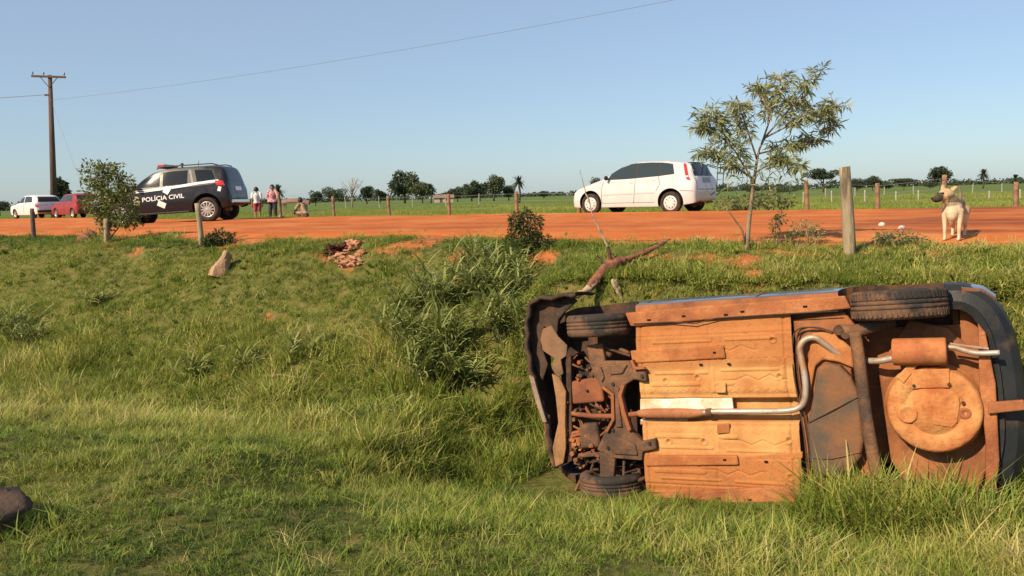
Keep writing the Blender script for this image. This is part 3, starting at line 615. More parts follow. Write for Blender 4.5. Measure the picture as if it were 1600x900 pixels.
# ---- two old small cars far down the road
def old_car(name, px, Y, h, paint, label, boxy):
    p = V(px, 330, Y); h = Vector(h).normalized()
    root = empty(name, on(p.x, p.y, .01), math.atan2(h.y, h.x), label, 'car')
    st = [(1.86, .36, .33, .58, .62, .58, .56, .52), (1.80, .28, .24, .68, .74, .74, .71, .64), (1.4, .26, .22, .76, .83, .78, .75, .68), (.85, .26, .22, .84, .92, .79, .76, .68), (.70, .26, .22, .86, .98, .79, .76, .66), (.25, .26, .22, .88, 1.30, .79, .75, .60), (.0, .26, .22, .88, 1.37, .79, .75, .59), (-.8, .26, .22, .90, 1.38, .79, .745, .58), (-1.25, .26, .23, .90, 1.34, .79, .74, .57), (-1.55, .28, .25, .90, 1.10 if not boxy else 1.2, .78, .74, .60), (-1.72, .30, .28, .86, .94, .76, .73, .64), (-1.80, .36, .34, .60, .66, .66, .62, .58)]
    ax = (1.12, -1.2); body, t = car_body(root, st, [(a, .28, .33) for a in ax], [paint, ARCH])
    for s in 'LR':
        y = 1 if s == 'L' else -1
        side_window(t, root, s, 'window', [(.42, 1.13), (.12, 1.27), (-.12, 1.29)], [(.58, .93), (.2, .93), (-.12, .935)], GLASS2)
        side_window(t, root, s, 'window', [(-.2, 1.295), (-.7, 1.29), (-1.0, 1.26)], [(-.2, .94), (-.7, .95), (-1.2, .95)], GLASS2)
        decal(t, s, 'door_seam', [(.7, .9), (.72, .6), (.68, .3)], .014, SEAM, root); decal(t, s, 'door_seam', [(-.16, .93), (-.16, .6), (-.14, .3)], .014, SEAM, root)
        patch(t, s, [(-1.62, .86), (-1.76, .85)], [(-1.64, .68), (-1.78, .66)], .008, 5, 4).build('tail_lamp', RED_L, root)
        for a in ax: wheel(root, (a, y * .70, .275), .275, .16, y, spokes=6)
    patch(t, 'B', [(-.52, 1.26), (.52, 1.26)], [(-.62, .96), (.62, .96)], .006).build('rear_window', GLASS, root, smooth=True)
    patch(t, 'F', [(-.55, 1.26), (.55, 1.26)], [(-.66, .94), (.66, .94)], .006).build('windscreen', GLASS2, root, smooth=True)
    MB().box((-1.80, 0, .42), (.10, 1.45, .14)).build('rear_bumper', BLACK, root, bevel=.03)
    MB().box((1.86, 0, .42), (.10, 1.42, .14)).build('front_bumper', BLACK, root, bevel=.03)
old_car('white_hatchback', 58, 48, (-.80, .60), mat('old_white', (.66, .66, .66), (.58, .56, .53), rough=.4), 'old white hatchback with dark rear beside the wooden power pole', True)
old_car('red_hatchback', 122, 45.5, (-.76, .65), mat('old_red', (.27, .035, .035), (.21, .03, .03), rough=.4), 'old dark red hatchback parked behind the roadside bush', False)
# ------------------------------------------------------------------ overturned car lying on its right side in the ditch
def dusty(name, a, b, c, **k):
    m = dusty0(name, a, b, c, **k); nt = m.node_tree; N = nt.nodes; L = nt.links; bb = N['Principled BSDF']; src = bb.inputs['Base Color'].links[0].from_socket
    bb.inputs['Specular IOR Level'].default_value = .08
    tc = N.new('ShaderNodeTexCoord'); out = src
    for sc, lo_, hi_, col in ((34, .56, .72, (.16, .075, .04)), (9, .56, .72, (.20, .09, .045))):
        nz = N.new('ShaderNodeTexNoise'); nz.inputs['Scale'].default_value = sc; nz.inputs['Detail'].default_value = 5; L.new(tc.outputs['Object'], nz.inputs['Vector'])
        mr = N.new('ShaderNodeMapRange'); mr.inputs[1].default_value = lo_; mr.inputs[2].default_value = hi_; mr.inputs[4].default_value = .42; L.new(nz.outputs[0], mr.inputs[0])
        mx = N.new('ShaderNodeMix'); mx.data_type = 'RGBA'; L.new(mr.outputs[0], mx.inputs[0]); L.new(out, mx.inputs[6]); mx.inputs[7].default_value = (*col, 1); out = mx.outputs[2]
    L.new(out, bb.inputs['Base Color']); return m
def dusty0(name, a, b, c, **k): return mat(name, a, b, c3=c, **{**dict(scale=5, rough=.9, spec=.2, bump=.25, bscale=40, lo=.34, hi=.66, s3=2.6, t3=(.46, .62)), **k})
OR1 = dusty('floor_dust', (.40, .15, .054), (.48, .21, .076), (.33, .115, .043), bump=.4, scale=3.5)
OR2 = dusty('floor_dust_pale', (.52, .26, .10), (.62, .37, .16), (.40, .15, .055), bump=.4)
OR3 = dusty('sill_dust', (.34, .12, .05), (.45, .19, .08), (.24, .085, .04), bump=.5, scale=8)
RUST = dusty('rust', (.27, .095, .045), (.36, .14, .06), (.18, .07, .04))
IRON = dusty('muddy_iron', (.14, .08, .05), (.25, .125, .065), (.08, .055, .042), bump=.7, scale=9)
DARKI = dusty('dark_iron', (.05, .038, .03), (.12, .062, .036), (.03, .026, .024), bump=.4)
TANK = dusty('tank_plastic', (.095, .075, .058), (.14, .09, .058), (.21, .10, .05), s3=2.4, bump=.4)
PIPE = dusty('pipe_steel', (.46, .42, .38), (.36, .29, .23), (.42, .24, .13), rough=.5, metal=.35, bump=.05)
SHIELD = dusty('heat_shield', (.74, .71, .62), (.66, .58, .45), (.60, .38, .2), bump=.15)
BLUE = mat('grey_blue_paint', (.075, .092, .125), (.10, .11, .135), scale=3, rough=.3, coat=.5, c3=(.22, .14, .10), s3=2.2, t3=(.55, .75))
BUMPM = mat('bumper_dark', (.012, .015, .018), (.022, .024, .025), scale=4, rough=.45, spec=.25, c3=(.08, .052, .035), s3=3, t3=(.55, .72), bump=.15)
BUMPI = dusty('bumper_inside', (.045, .034, .028), (.10, .062, .042), (.03, .025, .023))
HOLEM = mat('hole_dark', (.008, .006, .005), rough=1)
U3 = Vector((UD[0], UD[1], 0)); N3 = Vector((ND[0], ND[1], 0)); Z3 = Vector((0, 0, 1))
a_, b_ = math.radians(6), math.radians(6.5)
xf = (U3 * math.cos(a_) - Z3 * math.sin(a_)).normalized()
zl = N3 * math.cos(b_) - Z3 * math.sin(b_); zl = (zl - xf * zl.dot(xf)).normalized(); yl = zl.cross(xf)
W0 = Vector((1.675, 6.14, -1.08)); ZF = .20
MW = Matrix((( xf.x, yl.x, zl.x, 0), (xf.y, yl.y, zl.y, 0), (xf.z, yl.z, zl.z, 0), (0, 0, 0, 1)))
MW.translation = W0 - zl * ZF
MWI = MW.inverted()
def U(px, py, z=ZF):
    o = MWI @ Vector((0, 0, EYE)); d = MWI.to_3x3() @ ray(px, py); t = (z - o.z) / d.z; p = o + d * t; return (p.x, p.y)
def UP(pts, z=ZF): return [U(x, y, z) for x, y in pts]
def U3D(px, py, z): x, y = U(px, py, z); return (x, y, z)
def wreck():
    root = empty('overturned_car', (0, 0, 0), 0, 'overturned grey blue car on its side in the ditch showing its muddy orange underside', 'car'); root.matrix_world = MW
    fx, _ = U(925, 508, .1); rx, _ = U(1402, 478, .1)
    print('WRECK axles', fx, rx, 'top y', U(1150, 480), 'bot', U(1150, 790), 'front', U(822, 560), 'rear', U(1592, 560))
    st = [(1.66, .62, .40, .56, .62, .60, .55, .48), (1.58, .62, .36, .64, .72, .72, .67, .58), (1.35, .62, .30, .72, .82, .80, .74, .64), (1.0, .60, .26, .82, .92, .82, .77, .66), (.86, .48, .22, .86, .97, .82, .77, .66), (.74, .33, .21, .88, 1.02, .82, .77, .65), (.3, .33, .21, .89, 1.26, .82, .77, .60), (-.05, .33, .21, .90, 1.38, .82, .765, .57), (-.8, .34, .21, .93, 1.41, .82, .76, .56), (-1.0, .42, .22, .95, 1.40, .82, .755, .555), (-1.4, .40, .25, .97, 1.34, .81, .745, .55), (-1.62, .40, .28, .96, 1.22, .80, .73, .56), (-1.78, .42, .33, .88, .98, .77, .70, .58), (-1.86, .48, .40, .66, .74, .70, .64, .54)]
    body, t = car_body(root, st, [(fx, .26, .36), (rx, .26, .40)], [BLUE, DARKI, OR3D])
    for p in body.data.polygons:                                            # the underside of the shell is bare, muddy metal
        if p.normal.z < -.35 and p.center.z < .46 and p.center.x < .9: p.material_index = 2
        elif p.normal.z < -.35 and p.center.z < .66: p.material_index = 1
    for s in 'LR':
        side_window(t, root, s, 'window', [(.42, 1.12), (.1, 1.26), (-.12, 1.28)], [(.55, .94), (.2, .94), (-.12, .945)], GLASS)
        side_window(t, root, s, 'window', [(-.2, 1.285), (-.7, 1.29), (-1.1, 1.25)], [(-.2, .95), (-.7, .965), (-1.2, .98)], GLASS)
        decal(t, s, 'door_seam', [(.66, .9), (.68, .6), (.64, .3)], .012, SEAM, root); decal(t, s, 'door_seam', [(-.3, .93), (-.3, .6), (-.26, .25)], .012, SEAM, root)
        decal(t, s, 'side_moulding', [(.6, .46), (-.8, .46)], .05, BLACK, root, .012)
    patch(t, 'B', [(-.5, 1.22), (.5, 1.22)], [(-.62, .98), (.62, .98)], .006).build('rear_window', GLASS, root)
    patch(t, 'F', [(-.55, 1.28), (.55, 1.28)], [(-.66, .98), (.66, .98)], .006).build('windscreen', GLASS, root)
    # --- floor pan: pressed sheet with grooves, dents and a central tunnel
    x0 = U(1002, 640)[0]; x1 = U(1246, 640)[0]; yT = U(1120, 496)[1]; yB = U(1120, 775)[1]
    nx, ny = 260, 300
    gx, gy = np.meshgrid(np.linspace(x0, x1, nx), np.linspace(yB, yT, ny), indexing='ij')
    tc = U(1120, 641)[1]
    d = np.abs(gy - tc); s_ = np.where(gy > tc, 1, -1)
    z = np.full_like(gx, ZF) + .075 * sst(.10, .075, d)
    z = z - .016 * sst(.30, .40, d) + .018 * sst(.58, .66, d) + .012 * sst(.16, .12, d)
    fxn = (gx - x0) / (x1 - x0)
    def groove(line, amp, w): return amp * np.exp(-((gy - line) / w) ** 2)
    def trap(pts): return np.interp(fxn, [q[0] for q in pts], [q[1] for q in pts])
    # pressed closed-end beads, a few zigzag creases and shallow cross ribs
    def bead(xa, xb, yc, w, am):
        dx = np.maximum(np.maximum(xa - fxn, fxn - xb), 0) * abs(x1 - x0); return am * sst(w, w * .45, np.hypot(dx, gy - yc))
    for s1 in (1, -1):
        for xa, xb, y0, w in ((.10, .40, .21, .022), (.52, .62, .21, .018), (.12, .46, .30, .016), (.56, .90, .315, .014), (.08, .40, .49, .022), (.12, .5, .55, .012), (.6, .9, .555, .014)): z = z + bead(xa, xb, tc + s1 * y0, w, -.008)
        for y0, xa in ((.235, .64), (.47, .48)):
            line = tc + s1 * (y0 + trap([(0, 0), (xa, 0), (xa + .07, .035), (xa + .14, -.005), (xa + .21, .035), (xa + .28, 0), (1, 0)])); z = z + groove(line, .007, .006) * sst(xa - .12, xa - .06, fxn) * sst(xa + .34, xa + .28, fxn)
        for xc in (.075, .50, .93): z = z - .007 * np.exp(-((fxn - xc) / .012) ** 2) * sst(.13, .15, s1 * (gy - tc)) * sst(.345, .325, s1 * (gy - tc))
        for k in range(22):
            cx = x0 + (x1 - x0) * (k + .5) / 22
            for yy in (.155, .40): z = z + .006 * np.exp(-((gx - cx) ** 2 + (gy - tc - s1 * yy) ** 2) / .00006)
    for yc in (tc + .60, tc - .60): z = z + groove(yc, .006, .008)
    for xc, am in ((.035, .008), (.955, .010), (.49, .004)): z = z + am * np.exp(-((fxn - xc) / .008) ** 2)
    for (px, py) in ((1218, 588), (1232, 688), (1040, 595), (1045, 690), (1208, 530), (1236, 745), (1090, 590), (1100, 690)):
        cx, cy = U(px, py); rr_ = np.hypot(gx - cx, gy - cy); z = z - .007 * np.exp(-((rr_ - .026) / .006) ** 2) + .016 * np.exp(-(rr_ / .011) ** 2)
    for k in range(7): cx = x0 + (x1 - x0) * rng.uniform(.1, .9); cy = rng.uniform(yB, yT); z = z + .010 * np.exp(-((gx - cx) ** 2 + (gy - cy) ** 2) / .004) * rng.choice([-1, 1])
    z = z + .012 * (fbm(gx * 6, gy * 6, 301) - .5) + .02 * (fbm(gx * 1.7, gy * 1.7, 302) - .5)
    me = grid_mesh('floor_pan', gx, gy, z, {'dry': sst(.40, .30, d + .06 * (fbm(gx * 4, gy * 4, 305) - .5)) * .85})
    m_floor = dusty('floor_pan', (.40, .155, .054), (.48, .215, .076), (.34, .12, .044), scale=2.2, bump=.35, bscale=70, s3=1.2, t3=(.4, .75))
    nt = m_floor.node_tree; N = nt.nodes; L = nt.links; bb = N['Principled BSDF']; src = bb.inputs['Base Color'].links[0].from_socket
    tcn = N.new('ShaderNodeTexCoord'); nz = N.new('ShaderNodeTexNoise'); nz.inputs['Scale'].default_value = 5; nz.inputs['Detail'].default_value = 8; L.new(tcn.outputs['Object'], nz.inputs['Vector'])
    at = N.new('ShaderNodeAttribute'); at.attribute_name = 'dry'; mm = N.new('ShaderNodeMath'); mm.operation = 'MULTIPLY'; L.new(at.outputs['Fac'], mm.inputs[0]); mr = N.new('ShaderNodeMapRange'); mr.inputs[1].default_value = .25; mr.inputs[2].default_value = .65; L.new(nz.outputs[0], mr.inputs[0]); L.new(mr.outputs[0], mm.inputs[1])
    mx = N.new('ShaderNodeMix'); mx.data_type = 'RGBA'; L.new(mm.outputs[0], mx.inputs[0]); L.new(src, mx.inputs[6]); mx.inputs[7].default_value = (.58, .33, .125, 1); L.new(mx.outputs[2], bb.inputs['Base Color'])
    fl = link('floor_pan', me, m_floor, root); fl.modifiers.new('th', 'SOLIDIFY').thickness = .012
    def pr(name, pts, z0, z1, m, par=root, bev=.008):
        return MB().prism(UP(pts, z0), z0, z1).build(name, m, par, bevel=bev)
    # rails, cross member, sills with drain holes
    pr('floor_rail', [(984, 548), (1130, 540), (1134, 560), (988, 568)], ZF - .034, ZF + .02, OR1, bev=.012)
    pr('floor_rail', [(1006, 711), (1152, 712), (1154, 727), (1008, 729)], ZF - .034, ZF + .02, OR1, bev=.012)
    pr('floor_rail', [(1140, 556), (1240, 552), (1240, 560), (1140, 566)], ZF - .010, ZF + .02, OR1, bev=.006)
    pr('floor_rail', [(1158, 714), (1254, 706), (1254, 716), (1158, 726)], ZF - .010, ZF + .02, OR1, bev=.006)
    pr('jacking_bracket', [(1118, 598), (1134, 598), (1134, 614), (1118, 614)], ZF - .03, ZF + .02, OR2)
    pr('jacking_bracket', [(1120, 663), (1140, 662), (1140, 677), (1120, 678)], ZF - .02, ZF + .02, OR1)
    st_ = pr('sill', [(976, 489), (1100, 478), (1320, 462), (1330, 482), (1240, 491), (1100, 500), (985, 510)], ZF - .03, ZF + .05, OR3, bev=.012)
    sb_ = pr('sill', [(1018, 772), (1256, 758), (1300, 770), (1312, 790), (1200, 801), (1095, 793), (1020, 784)], ZF - .03, ZF + .05, OR3, bev=.012)
    for par, pts in ((st_, [(1014, 500), (1068, 494), (1160, 487), (1258, 479), (1134, 492)]), (sb_, [(1123, 779), (1171, 781), (1245, 785), (1200, 793)])):
        for q in pts:
            c = U(*q, ZF - .031); MB().box((c[0], c[1], ZF - .0315), (.032, .016, .006)).build('drain_hole', HOLEM, par, bevel=.002)
    for q in ((1116, 551), (1094, 570), (1138, 569), (1132, 719), (1090, 727), (1196, 722)):
        c = U(*q, ZF - .04); MB().box((c[0], c[1], ZF - .035 if q in ((1116, 551), (1132, 719)) else ZF - .024), (.026, .016, .006)).build('drain_hole', HOLEM, root, bevel=.002)
    ln = MB().tube([U3D(x, y, ZF - .036) for x, y in ((990, 506), (1050, 503), (1085, 506), (1120, 497), (1200, 492), (1310, 486))], .004, 5).build('sill_seam', SEAM, st_)
    # heat shield + tunnel
    pr('heat_shield', [(1000, 623), (1060, 622), (1144, 620), (1146, 639), (1060, 641), (1000, 642)], ZF + .015, ZF + .03, SHIELD)
    pr('heat_shield', [(1000, 655), (1075, 653), (1075, 660), (1000, 664)], ZF + .02, ZF + .035, PIPE)
    # exhaust
    ex = MB(); z = ZF - .02
    ex.tube(catmull([U3D(x, y, z + dz) for x, y, dz in ((888, 643, .12), (900, 647, .05), (930, 650, .02), (965, 650, 0), (1000, 646, 0))], 5), .022, 10)
    ex.build('front_pipe', RUST, root, smooth=True)
    MB().tube(catmull([U3D(x, y, z) for x, y in ((996, 646), (1004, 646), (1030, 646), (1060, 646), (1085, 646), (1100, 645))], 3), [.02, .024, .03, .036, .04, .042, .043, .043, .043, .043, .042, .04, .036, .03, .026, .022], 14).build('catalytic_converter', dusty('cat_dust', (.36, .15, .075), (.46, .21, .10), (.30, .12, .06)), root, smooth=True)
    MB().tube(catmull([U3D(x, y, q) for x, y, q in ((1098, 645, z), (1118, 643, z), (1170, 643, z), (1225, 642, z), (1248, 637, z), (1258, 622, z), (1258, 590, z), (1252, 560, z), (1250, 543, z), (1258, 531, z), (1274, 528, z), (1292, 540, z + .02), (1310, 552, z + .05), (1345, 562, z + .06), (1370, 564, z), (1396, 560, z - .03))], 5), .0235, 12).build('exhaust_pipe', PIPE, root, smooth=True)
    MB().tube([U3D(1104, 645, z - .002), U3D(1112, 644, z - .002)], .033, 10).build('pipe_clamp', IRON, root)
    zmz = ZF - .05
    mf = MB(); A = Vector(U3D(1394, 550, zmz)); B = Vector(U3D(1480, 549, zmz)); ax_ = (B - A)
    mf.tube([A, A + ax_ * .012, A + ax_ * .05, A + ax_ * .95, A + ax_ * .988, B], [.072, .092, .096, .096, .092, .072], 24, flat=1.0)
    mf.build('muffler', RUST_O, root, smooth=True, bevel=.004)
    MB().tube(catmull([U3D(x, y, ZF - .04) for x, y in ((1478, 543), (1492, 543), (1512, 549), (1530, 552), (1562, 551))], 5), .019, 10).build('tail_pipe', PIPE, root, smooth=True)
    MB().tube(catmull([U3D(x, y, ZF - .02) for x, y in ((1484, 537), (1512, 541), (1545, 545))], 4), .008, 6).build('hanger_rod', PIPE, root)
    # dark kick-up behind the floor, brake lines
    pr('kick_up_panel', [(1238, 500), (1320, 488), (1346, 520), (1330, 580), (1372, 745), (1300, 772), (1262, 755), (1256, 690), (1246, 600)], ZF + .05, ZF + .08, OR3D, bev=.01)
    for off, zz in ((0, 0), (6, .01)):
        MB().tube(catmull([U3D(x + off, y, ZF + zz) for x, y in ((1300, 520), (1272, 512), (1248, 514), (1239, 530), (1240, 580), (1250, 640), (1258, 690), (1262, 725), (1275, 748))], 5), .006, 6).build('brake_line', DARKI, root)
    tk = MB(); poly = UP([(1276, 575), (1290, 567), (1312, 572), (1330, 590), (1345, 622), (1350, 690), (1345, 716), (1330, 738), (1300, 747), (1272, 745), (1266, 720), (1261, 665), (1270, 620)], ZF - .06)
    tank = tk.prism(poly, ZF - .06, ZF + .10).build('fuel_tank', TANK, root, bevel=.035, seg=4)
    MB().tube([U3D(1264, 660, ZF - .062), U3D(1300, 640, ZF - .068), U3D(1344, 618, ZF - .062)], [.006, .012, .006], 8).build('tank_crease', TANK, tank, smooth=True)
    MB().tube(catmull([U3D(*q) for q in ((1268, 715, ZF - .06), (1300, 716, ZF - .066), (1344, 706, ZF - .06))], 3), .007, 8).build('tank_crease', TANK, tank, smooth=True)
    pr('tank_recess', [(1268, 520), (1300, 518), (1332, 545), (1334, 576), (1310, 566), (1286, 562), (1274, 572), (1262, 640), (1258, 600)], ZF + .01, ZF + .05, OR1, bev=.015)
    # rear axle: twist beam with trailing arms
    bm_ = MB(); bm_.tube(catmull([U3D(*q) for q in ((1336, 520, ZF - .03), (1342, 560, ZF - .05), (1352, 640, ZF - .05), (1362, 700, ZF - .05), (1372, 752, ZF - .03))], 4), [.062] + [.052] * 15 + [.062], 10, flat=.75)
    bm_.tube([U3D(1336, 518, ZF - .02), U3D(1398, 500, ZF + .0)], [.05, .045], 10); bm_.tube([U3D(1306, 515, ZF), U3D(1338, 518, ZF - .02)], [.035, .05], 10); bm_.tube([U3D(1372, 752, ZF - .02), U3D(1440, 765, ZF)], [.05, .045], 10)
    bm_.build('rear_axle_beam', IRON, root, smooth=True)
    for q in ((1310, 516), (1322, 522)): c = U3D(*q, ZF - .03); MB().lathe([(.001, -.02), (.035, -.02), (.038, .02), (.001, .02)], 14, 'z', c).build('bushing', DARKI, root)
    # boot floor and spare wheel well
    pr('boot_floor', [(1372, 575), (1420, 500), (1480, 512), (1535, 560), (1552, 700), (1530, 770), (1420, 765), (1392, 720)], ZF + .14, ZF + .17, OR3D, bev=.012)
    cx, cy = U(1459, 640, ZF - .03); Rw = abs(U(1536, 640, ZF - .03)[0] - U(1382, 640, ZF - .03)[0]) / 2
    ww = MB(); z0 = ZF - .045
    ww.lathe([(Rw * 1.06, z0 + .14), (Rw * 1.0, z0 + .11), (Rw * .985, z0 + .03), (Rw * .95, z0 + .006), (Rw * .9, z0), (Rw * .62, z0 + .002), (Rw * .60, z0 + .010), (Rw * .55, z0 + .010), (Rw * .53, z0 + .001), (.001, z0)], 56, 'z', (cx, cy, 0))
    well = ww.build('spare_wheel_well', OR1W, root, smooth=True)
    c = U3D(1418, 647, z0 - .001); MB().lathe([(.001, c[2] - .004), (.04, c[2] - .004), (.048, c[2] - .012), (.06, c[2] - .012), (.066, c[2] + .004)], 28, 'z', (c[0], c[1], 0)).build('pressed_ring', OR1W, well, smooth=True)
    c = U3D(1508, 646, z0 - .002); MB().lathe([(.001, c[2] + .006), (.018, c[2] + .002), (.028, c[2] - .008), (.04, c[2] + .003)], 18, 'z', (c[0], c[1], 0)).build('drain_plug', RUST, well, smooth=True)
    for pts in ([(1424, 578), (1484, 576), (1484, 606), (1424, 608)], [(1400, 590), (1428, 560), (1436, 568), (1412, 600)]): pr('well_bracket', pts, z0 - .010, z0 + .05, OR1W, well)
    for pts in ([(1456, 628), (1462, 618), (1498, 620), (1500, 630), (1496, 660), (1488, 668), (1458, 664)],): pr('pressed_rib', pts, z0 - .008, z0 + .02, OR1W, well, .006)
    for q in ((1428, 603), (1483, 601), (1505, 630)): c = U3D(*q, z0 - .012); MB().lathe([(.001, c[2] - .006), (.011, c[2] - .006), (.013, c[2] + .01)], 10, 'z', (c[0], c[1], 0)).build('bolt', DARKI, well)
    # rear valance and bumper
    pr('rear_valance', [(1528, 505), (1540, 520), (1556, 600), (1562, 720), (1556, 770), (1540, 770), (1540, 690), (1530, 600)], ZF - .0, ZF + .10, OR3, bev=.012)
    pr('tow_hook', [(1544, 629), (1600, 625), (1602, 641), (1544, 647)], ZF - .035, ZF + .01, RUST)
    # bumper: moulded shell swept round the tail, open towards the floor
    bp = MB(); path = []
    pp = [(1474, 450), (1510, 451), (1546, 470), (1572, 508), (1587, 560), (1595, 620), (1597, 690), (1586, 750), (1575, 800)]
    base = catmull([U3D(x, y, ZF + .03) for x, y in pp], 4); prof = [(-.15, .12), (-.15, .035), (-.10, .02), (-.095, .05), (-.02, .065), (.02, .10), (.04, .26), (.03, .42)]
    cen = Vector((-1.2, 0, 0)); vv = []
    for i, p in enumerate(base):
        tn = (base[min(i + 1, len(base) - 1)] - base[max(i - 1, 0)]).normalized(); out = Vector((-tn.y, tn.x, 0)); 
        if out.dot(Vector((p.x + 1.2, p.y, 0))) < 0: out = -out
        for a, b in prof: vv.append(p + out * a + Vector((0, 0, b)))
    k = len(prof); bp.add(vv, [(i * k + j, i * k + j + 1, (i + 1) * k + j + 1, (i + 1) * k + j) for i in range(len(base) - 1) for j in range(k - 1)])
    o = bp.build('rear_bumper', BUMPM, root, smooth=True); o.data.set_sharp_from_angle(angle=math.radians(28)); o.modifiers.new('th', 'SOLIDIFY').thickness = .006
    # --- front: engine, subframe, arms, wheels
    pr('subframe', [(922, 580), (939, 564), (984, 564), (990, 578), (1008, 577), (1011, 597), (990, 593), (976, 602), (971, 618), (976, 642), (986, 672), (1003, 690), (1024, 685), (1026, 702), (1004, 706), (1003, 720), (956, 716), (932, 703), (945, 674), (955, 656), (954, 618), (939, 606)], ZF - .05, ZF + .03, IRON, bev=.012)
    for q in ((940, 580), (972, 580), (958, 600), (958, 618), (958, 672), (985, 700), (950, 700), (1003, 588), (1015, 693), (968, 690)):
        c = U3D(*q, ZF - .05); MB().lathe([(.001, c[2] - .014), (.014, c[2] - .014), (.016, c[2] + .004), (.026, c[2] + .006)], 10, 'z', (c[0], c[1], 0)).build('bolt', DARKI, root)
    for pts in ([(946, 570), (980, 570), (972, 584), (952, 586)], [(960, 606), (967, 606), (968, 640), (972, 668), (962, 668), (960, 640)], [(944, 690), (962, 680), (992, 694), (996, 712), (960, 710)], [(926, 582), (938, 572), (944, 590), (940, 598)]): pr('subframe_boss', pts, ZF - .068, ZF - .04, IRON, bev=.010)
    for pts in ([(984, 564), (990, 578), (1008, 577), (1006, 574), (993, 573), (988, 562)], [(976, 602), (971, 618), (976, 642), (986, 672), (981, 674), (970, 644), (965, 618), (971, 601)], [(939, 606), (954, 618), (955, 656), (945, 674), (949, 676), (960, 656), (959, 616), (942, 603)]): pr('subframe_flange', pts, ZF - .085, ZF - .04, RUST, bev=.004)
    for pts in ([(916, 540), (940, 536), (946, 566), (932, 590), (922, 572)], [(936, 706), (962, 712), (957, 764), (938, 768)]): pr('control_arm', pts, ZF - .035, ZF + .02, IRON, bev=.012)
    MB().tube([U3D(944, 543, ZF), U3D(985, 556, ZF)], .011, 8).build('tie_rod', DARKI, root); MB().tube([U3D(975, 720, ZF), U3D(974, 766, ZF)], .012, 8).build('tie_rod', IRON, root)
    for q0, q1, r_ in (((930, 540), (955, 556), .024), ((905, 712), (960, 708), .02), ((968, 545), (984, 552), .016)): MB().tube([U3D(*q0, ZF + .03), U3D(*q1, ZF + .03)], r_, 10).build('drive_shaft', IRON, root, smooth=True)
    eng = empty('engine', (0, 0, 0)); eng.parent = root
    def lump(name, pts, z0, z1, m, bev=.02): return MB().prism(UP(pts, z0), z0, z1).build(name, m, eng, bevel=bev, seg=3)
    lump('sump', [(892, 596), (938, 588), (944, 628), (894, 632)], ZF + .02, ZF + .25, RUST)
    lump('engine_block', [(884, 574), (950, 566), (960, 700), (884, 705)], ZF + .13, ZF + .38, DARKI)
    lump('gearbox', [(904, 664), (932, 660), (938, 700), (904, 702)], ZF + .01, ZF + .25, IRON, .03)
    lump('gearbox_cover', [(886, 676), (906, 672), (908, 700), (886, 702)], ZF + .03, ZF + .2, RUST, .015)
    random.seed(5)
    for k in range(120):
        px = random.uniform(884, 950); py = random.uniform(564, 726); z = ZF + random.uniform(.02, .12); c = U3D(px, py, z); s_ = random.uniform(.012, .035)
        m = random.choice([RUST, IRON, DARKI, RUST, OR3D, OR3])
        if k % 3 == 0: MB().box(c, (s_ * 1.6, s_ * 1.2, .06), Matrix.Rotation(random.uniform(-.5, .5), 3, 'Z')).build('bracket', m, eng, bevel=.004)
        elif k % 3 == 1: MB().lathe([(.001, c[2] - .02), (s_ * .6, c[2] - .02), (s_ * .65, c[2] + .04)], 10, 'z', (c[0], c[1], 0)).build('housing', m, eng)
        else:
            a = random.uniform(0, 6.28); q = Vector(c); dd = Vector((math.cos(a), math.sin(a), 0)) * random.uniform(.04, .12); MB().tube(catmull([q - dd, q + Vector((0, 0, -.01)), q + dd], 3), random.uniform(.005, .011), 6).build('hose', m, eng)
    for k in range(22):                                                     # clutter round the lower wheel
        px = random.uniform(905, 1008); py = random.uniform(718, 772); z = ZF + random.uniform(0, .15); c = Vector(U3D(px, py, z)); a = random.uniform(0, 6.28); dd = Vector((math.cos(a), math.sin(a), random.uniform(-.3, .3))) * random.uniform(.03, .1)
        MB().tube([c - dd, c + dd], random.uniform(.006, .02), 7).build('strut' if k % 2 else 'hose', random.choice([DARKI, IRON, RUST]), eng)
    # wheels: left ones on top, hanging out of their arches; right ones pressed into the ground
    wy = U(925, 509, .04)[1]
    w1 = wheel(root, (fx, wy, .24), .275, .19, 1, TYRE_D, ALLOY, 6)
    w2 = wheel(root, (rx, U(1400, 476, .04)[1], .22), .315, .21, 1, TYRE_D, ALLOY, 6)
    wheel(root, (fx, -.72, .30), .275, .18, -1, TYRE_D, ALLOY, 6); wheel(root, (rx, -.72, .30), .30, .18, -1, TYRE_D, ALLOY, 6)
    for w in (w2,):
        g = MB(); t = w.children[0]; 
        for k in range(60):
            a = 2 * math.pi * k / 60; R = .275 if w is w1 else .315
            for s in (-1, 1):
                g.box(Matrix.Rotation(a, 3, 'Y') @ Vector((0, s * .062 + .004 * (k % 2), R)), (R * .055, .05, .005), Matrix.Rotation(a, 3, 'Y'))
        tag(g.build('tread', TYRE_D, w), kind='stuff')
    # --- front bumper torn loose, wing edge and inner liner
    fb = MB(); pp = [(898, 458), (860, 464), (830, 470), (821, 500), (821, 545), (829, 590), (842, 632), (853, 672), (858, 705), (866, 732)]
    base = catmull([U3D(x, y, ZF - .02) for x, y in pp], 4); prof = [(.035, .03), (.0, -.005), (-.012, .03), (-.015, .16), (-.01, .30), (.0, .44)]; vv = []
    for i, p in enumerate(base):
        tn = (base[min(i + 1, len(base) - 1)] - base[max(i - 1, 0)]).normalized(); inn = Vector((-tn.y, tn.x, 0))
        if inn.dot(Vector((1.1 - p.x, .0 - p.y, 0))) < 0: inn = -inn
        wob = .012 * math.sin(i * 1.9)
        for a, b in prof: vv.append(p + inn * (a + wob) + Vector((0, 0, b)))
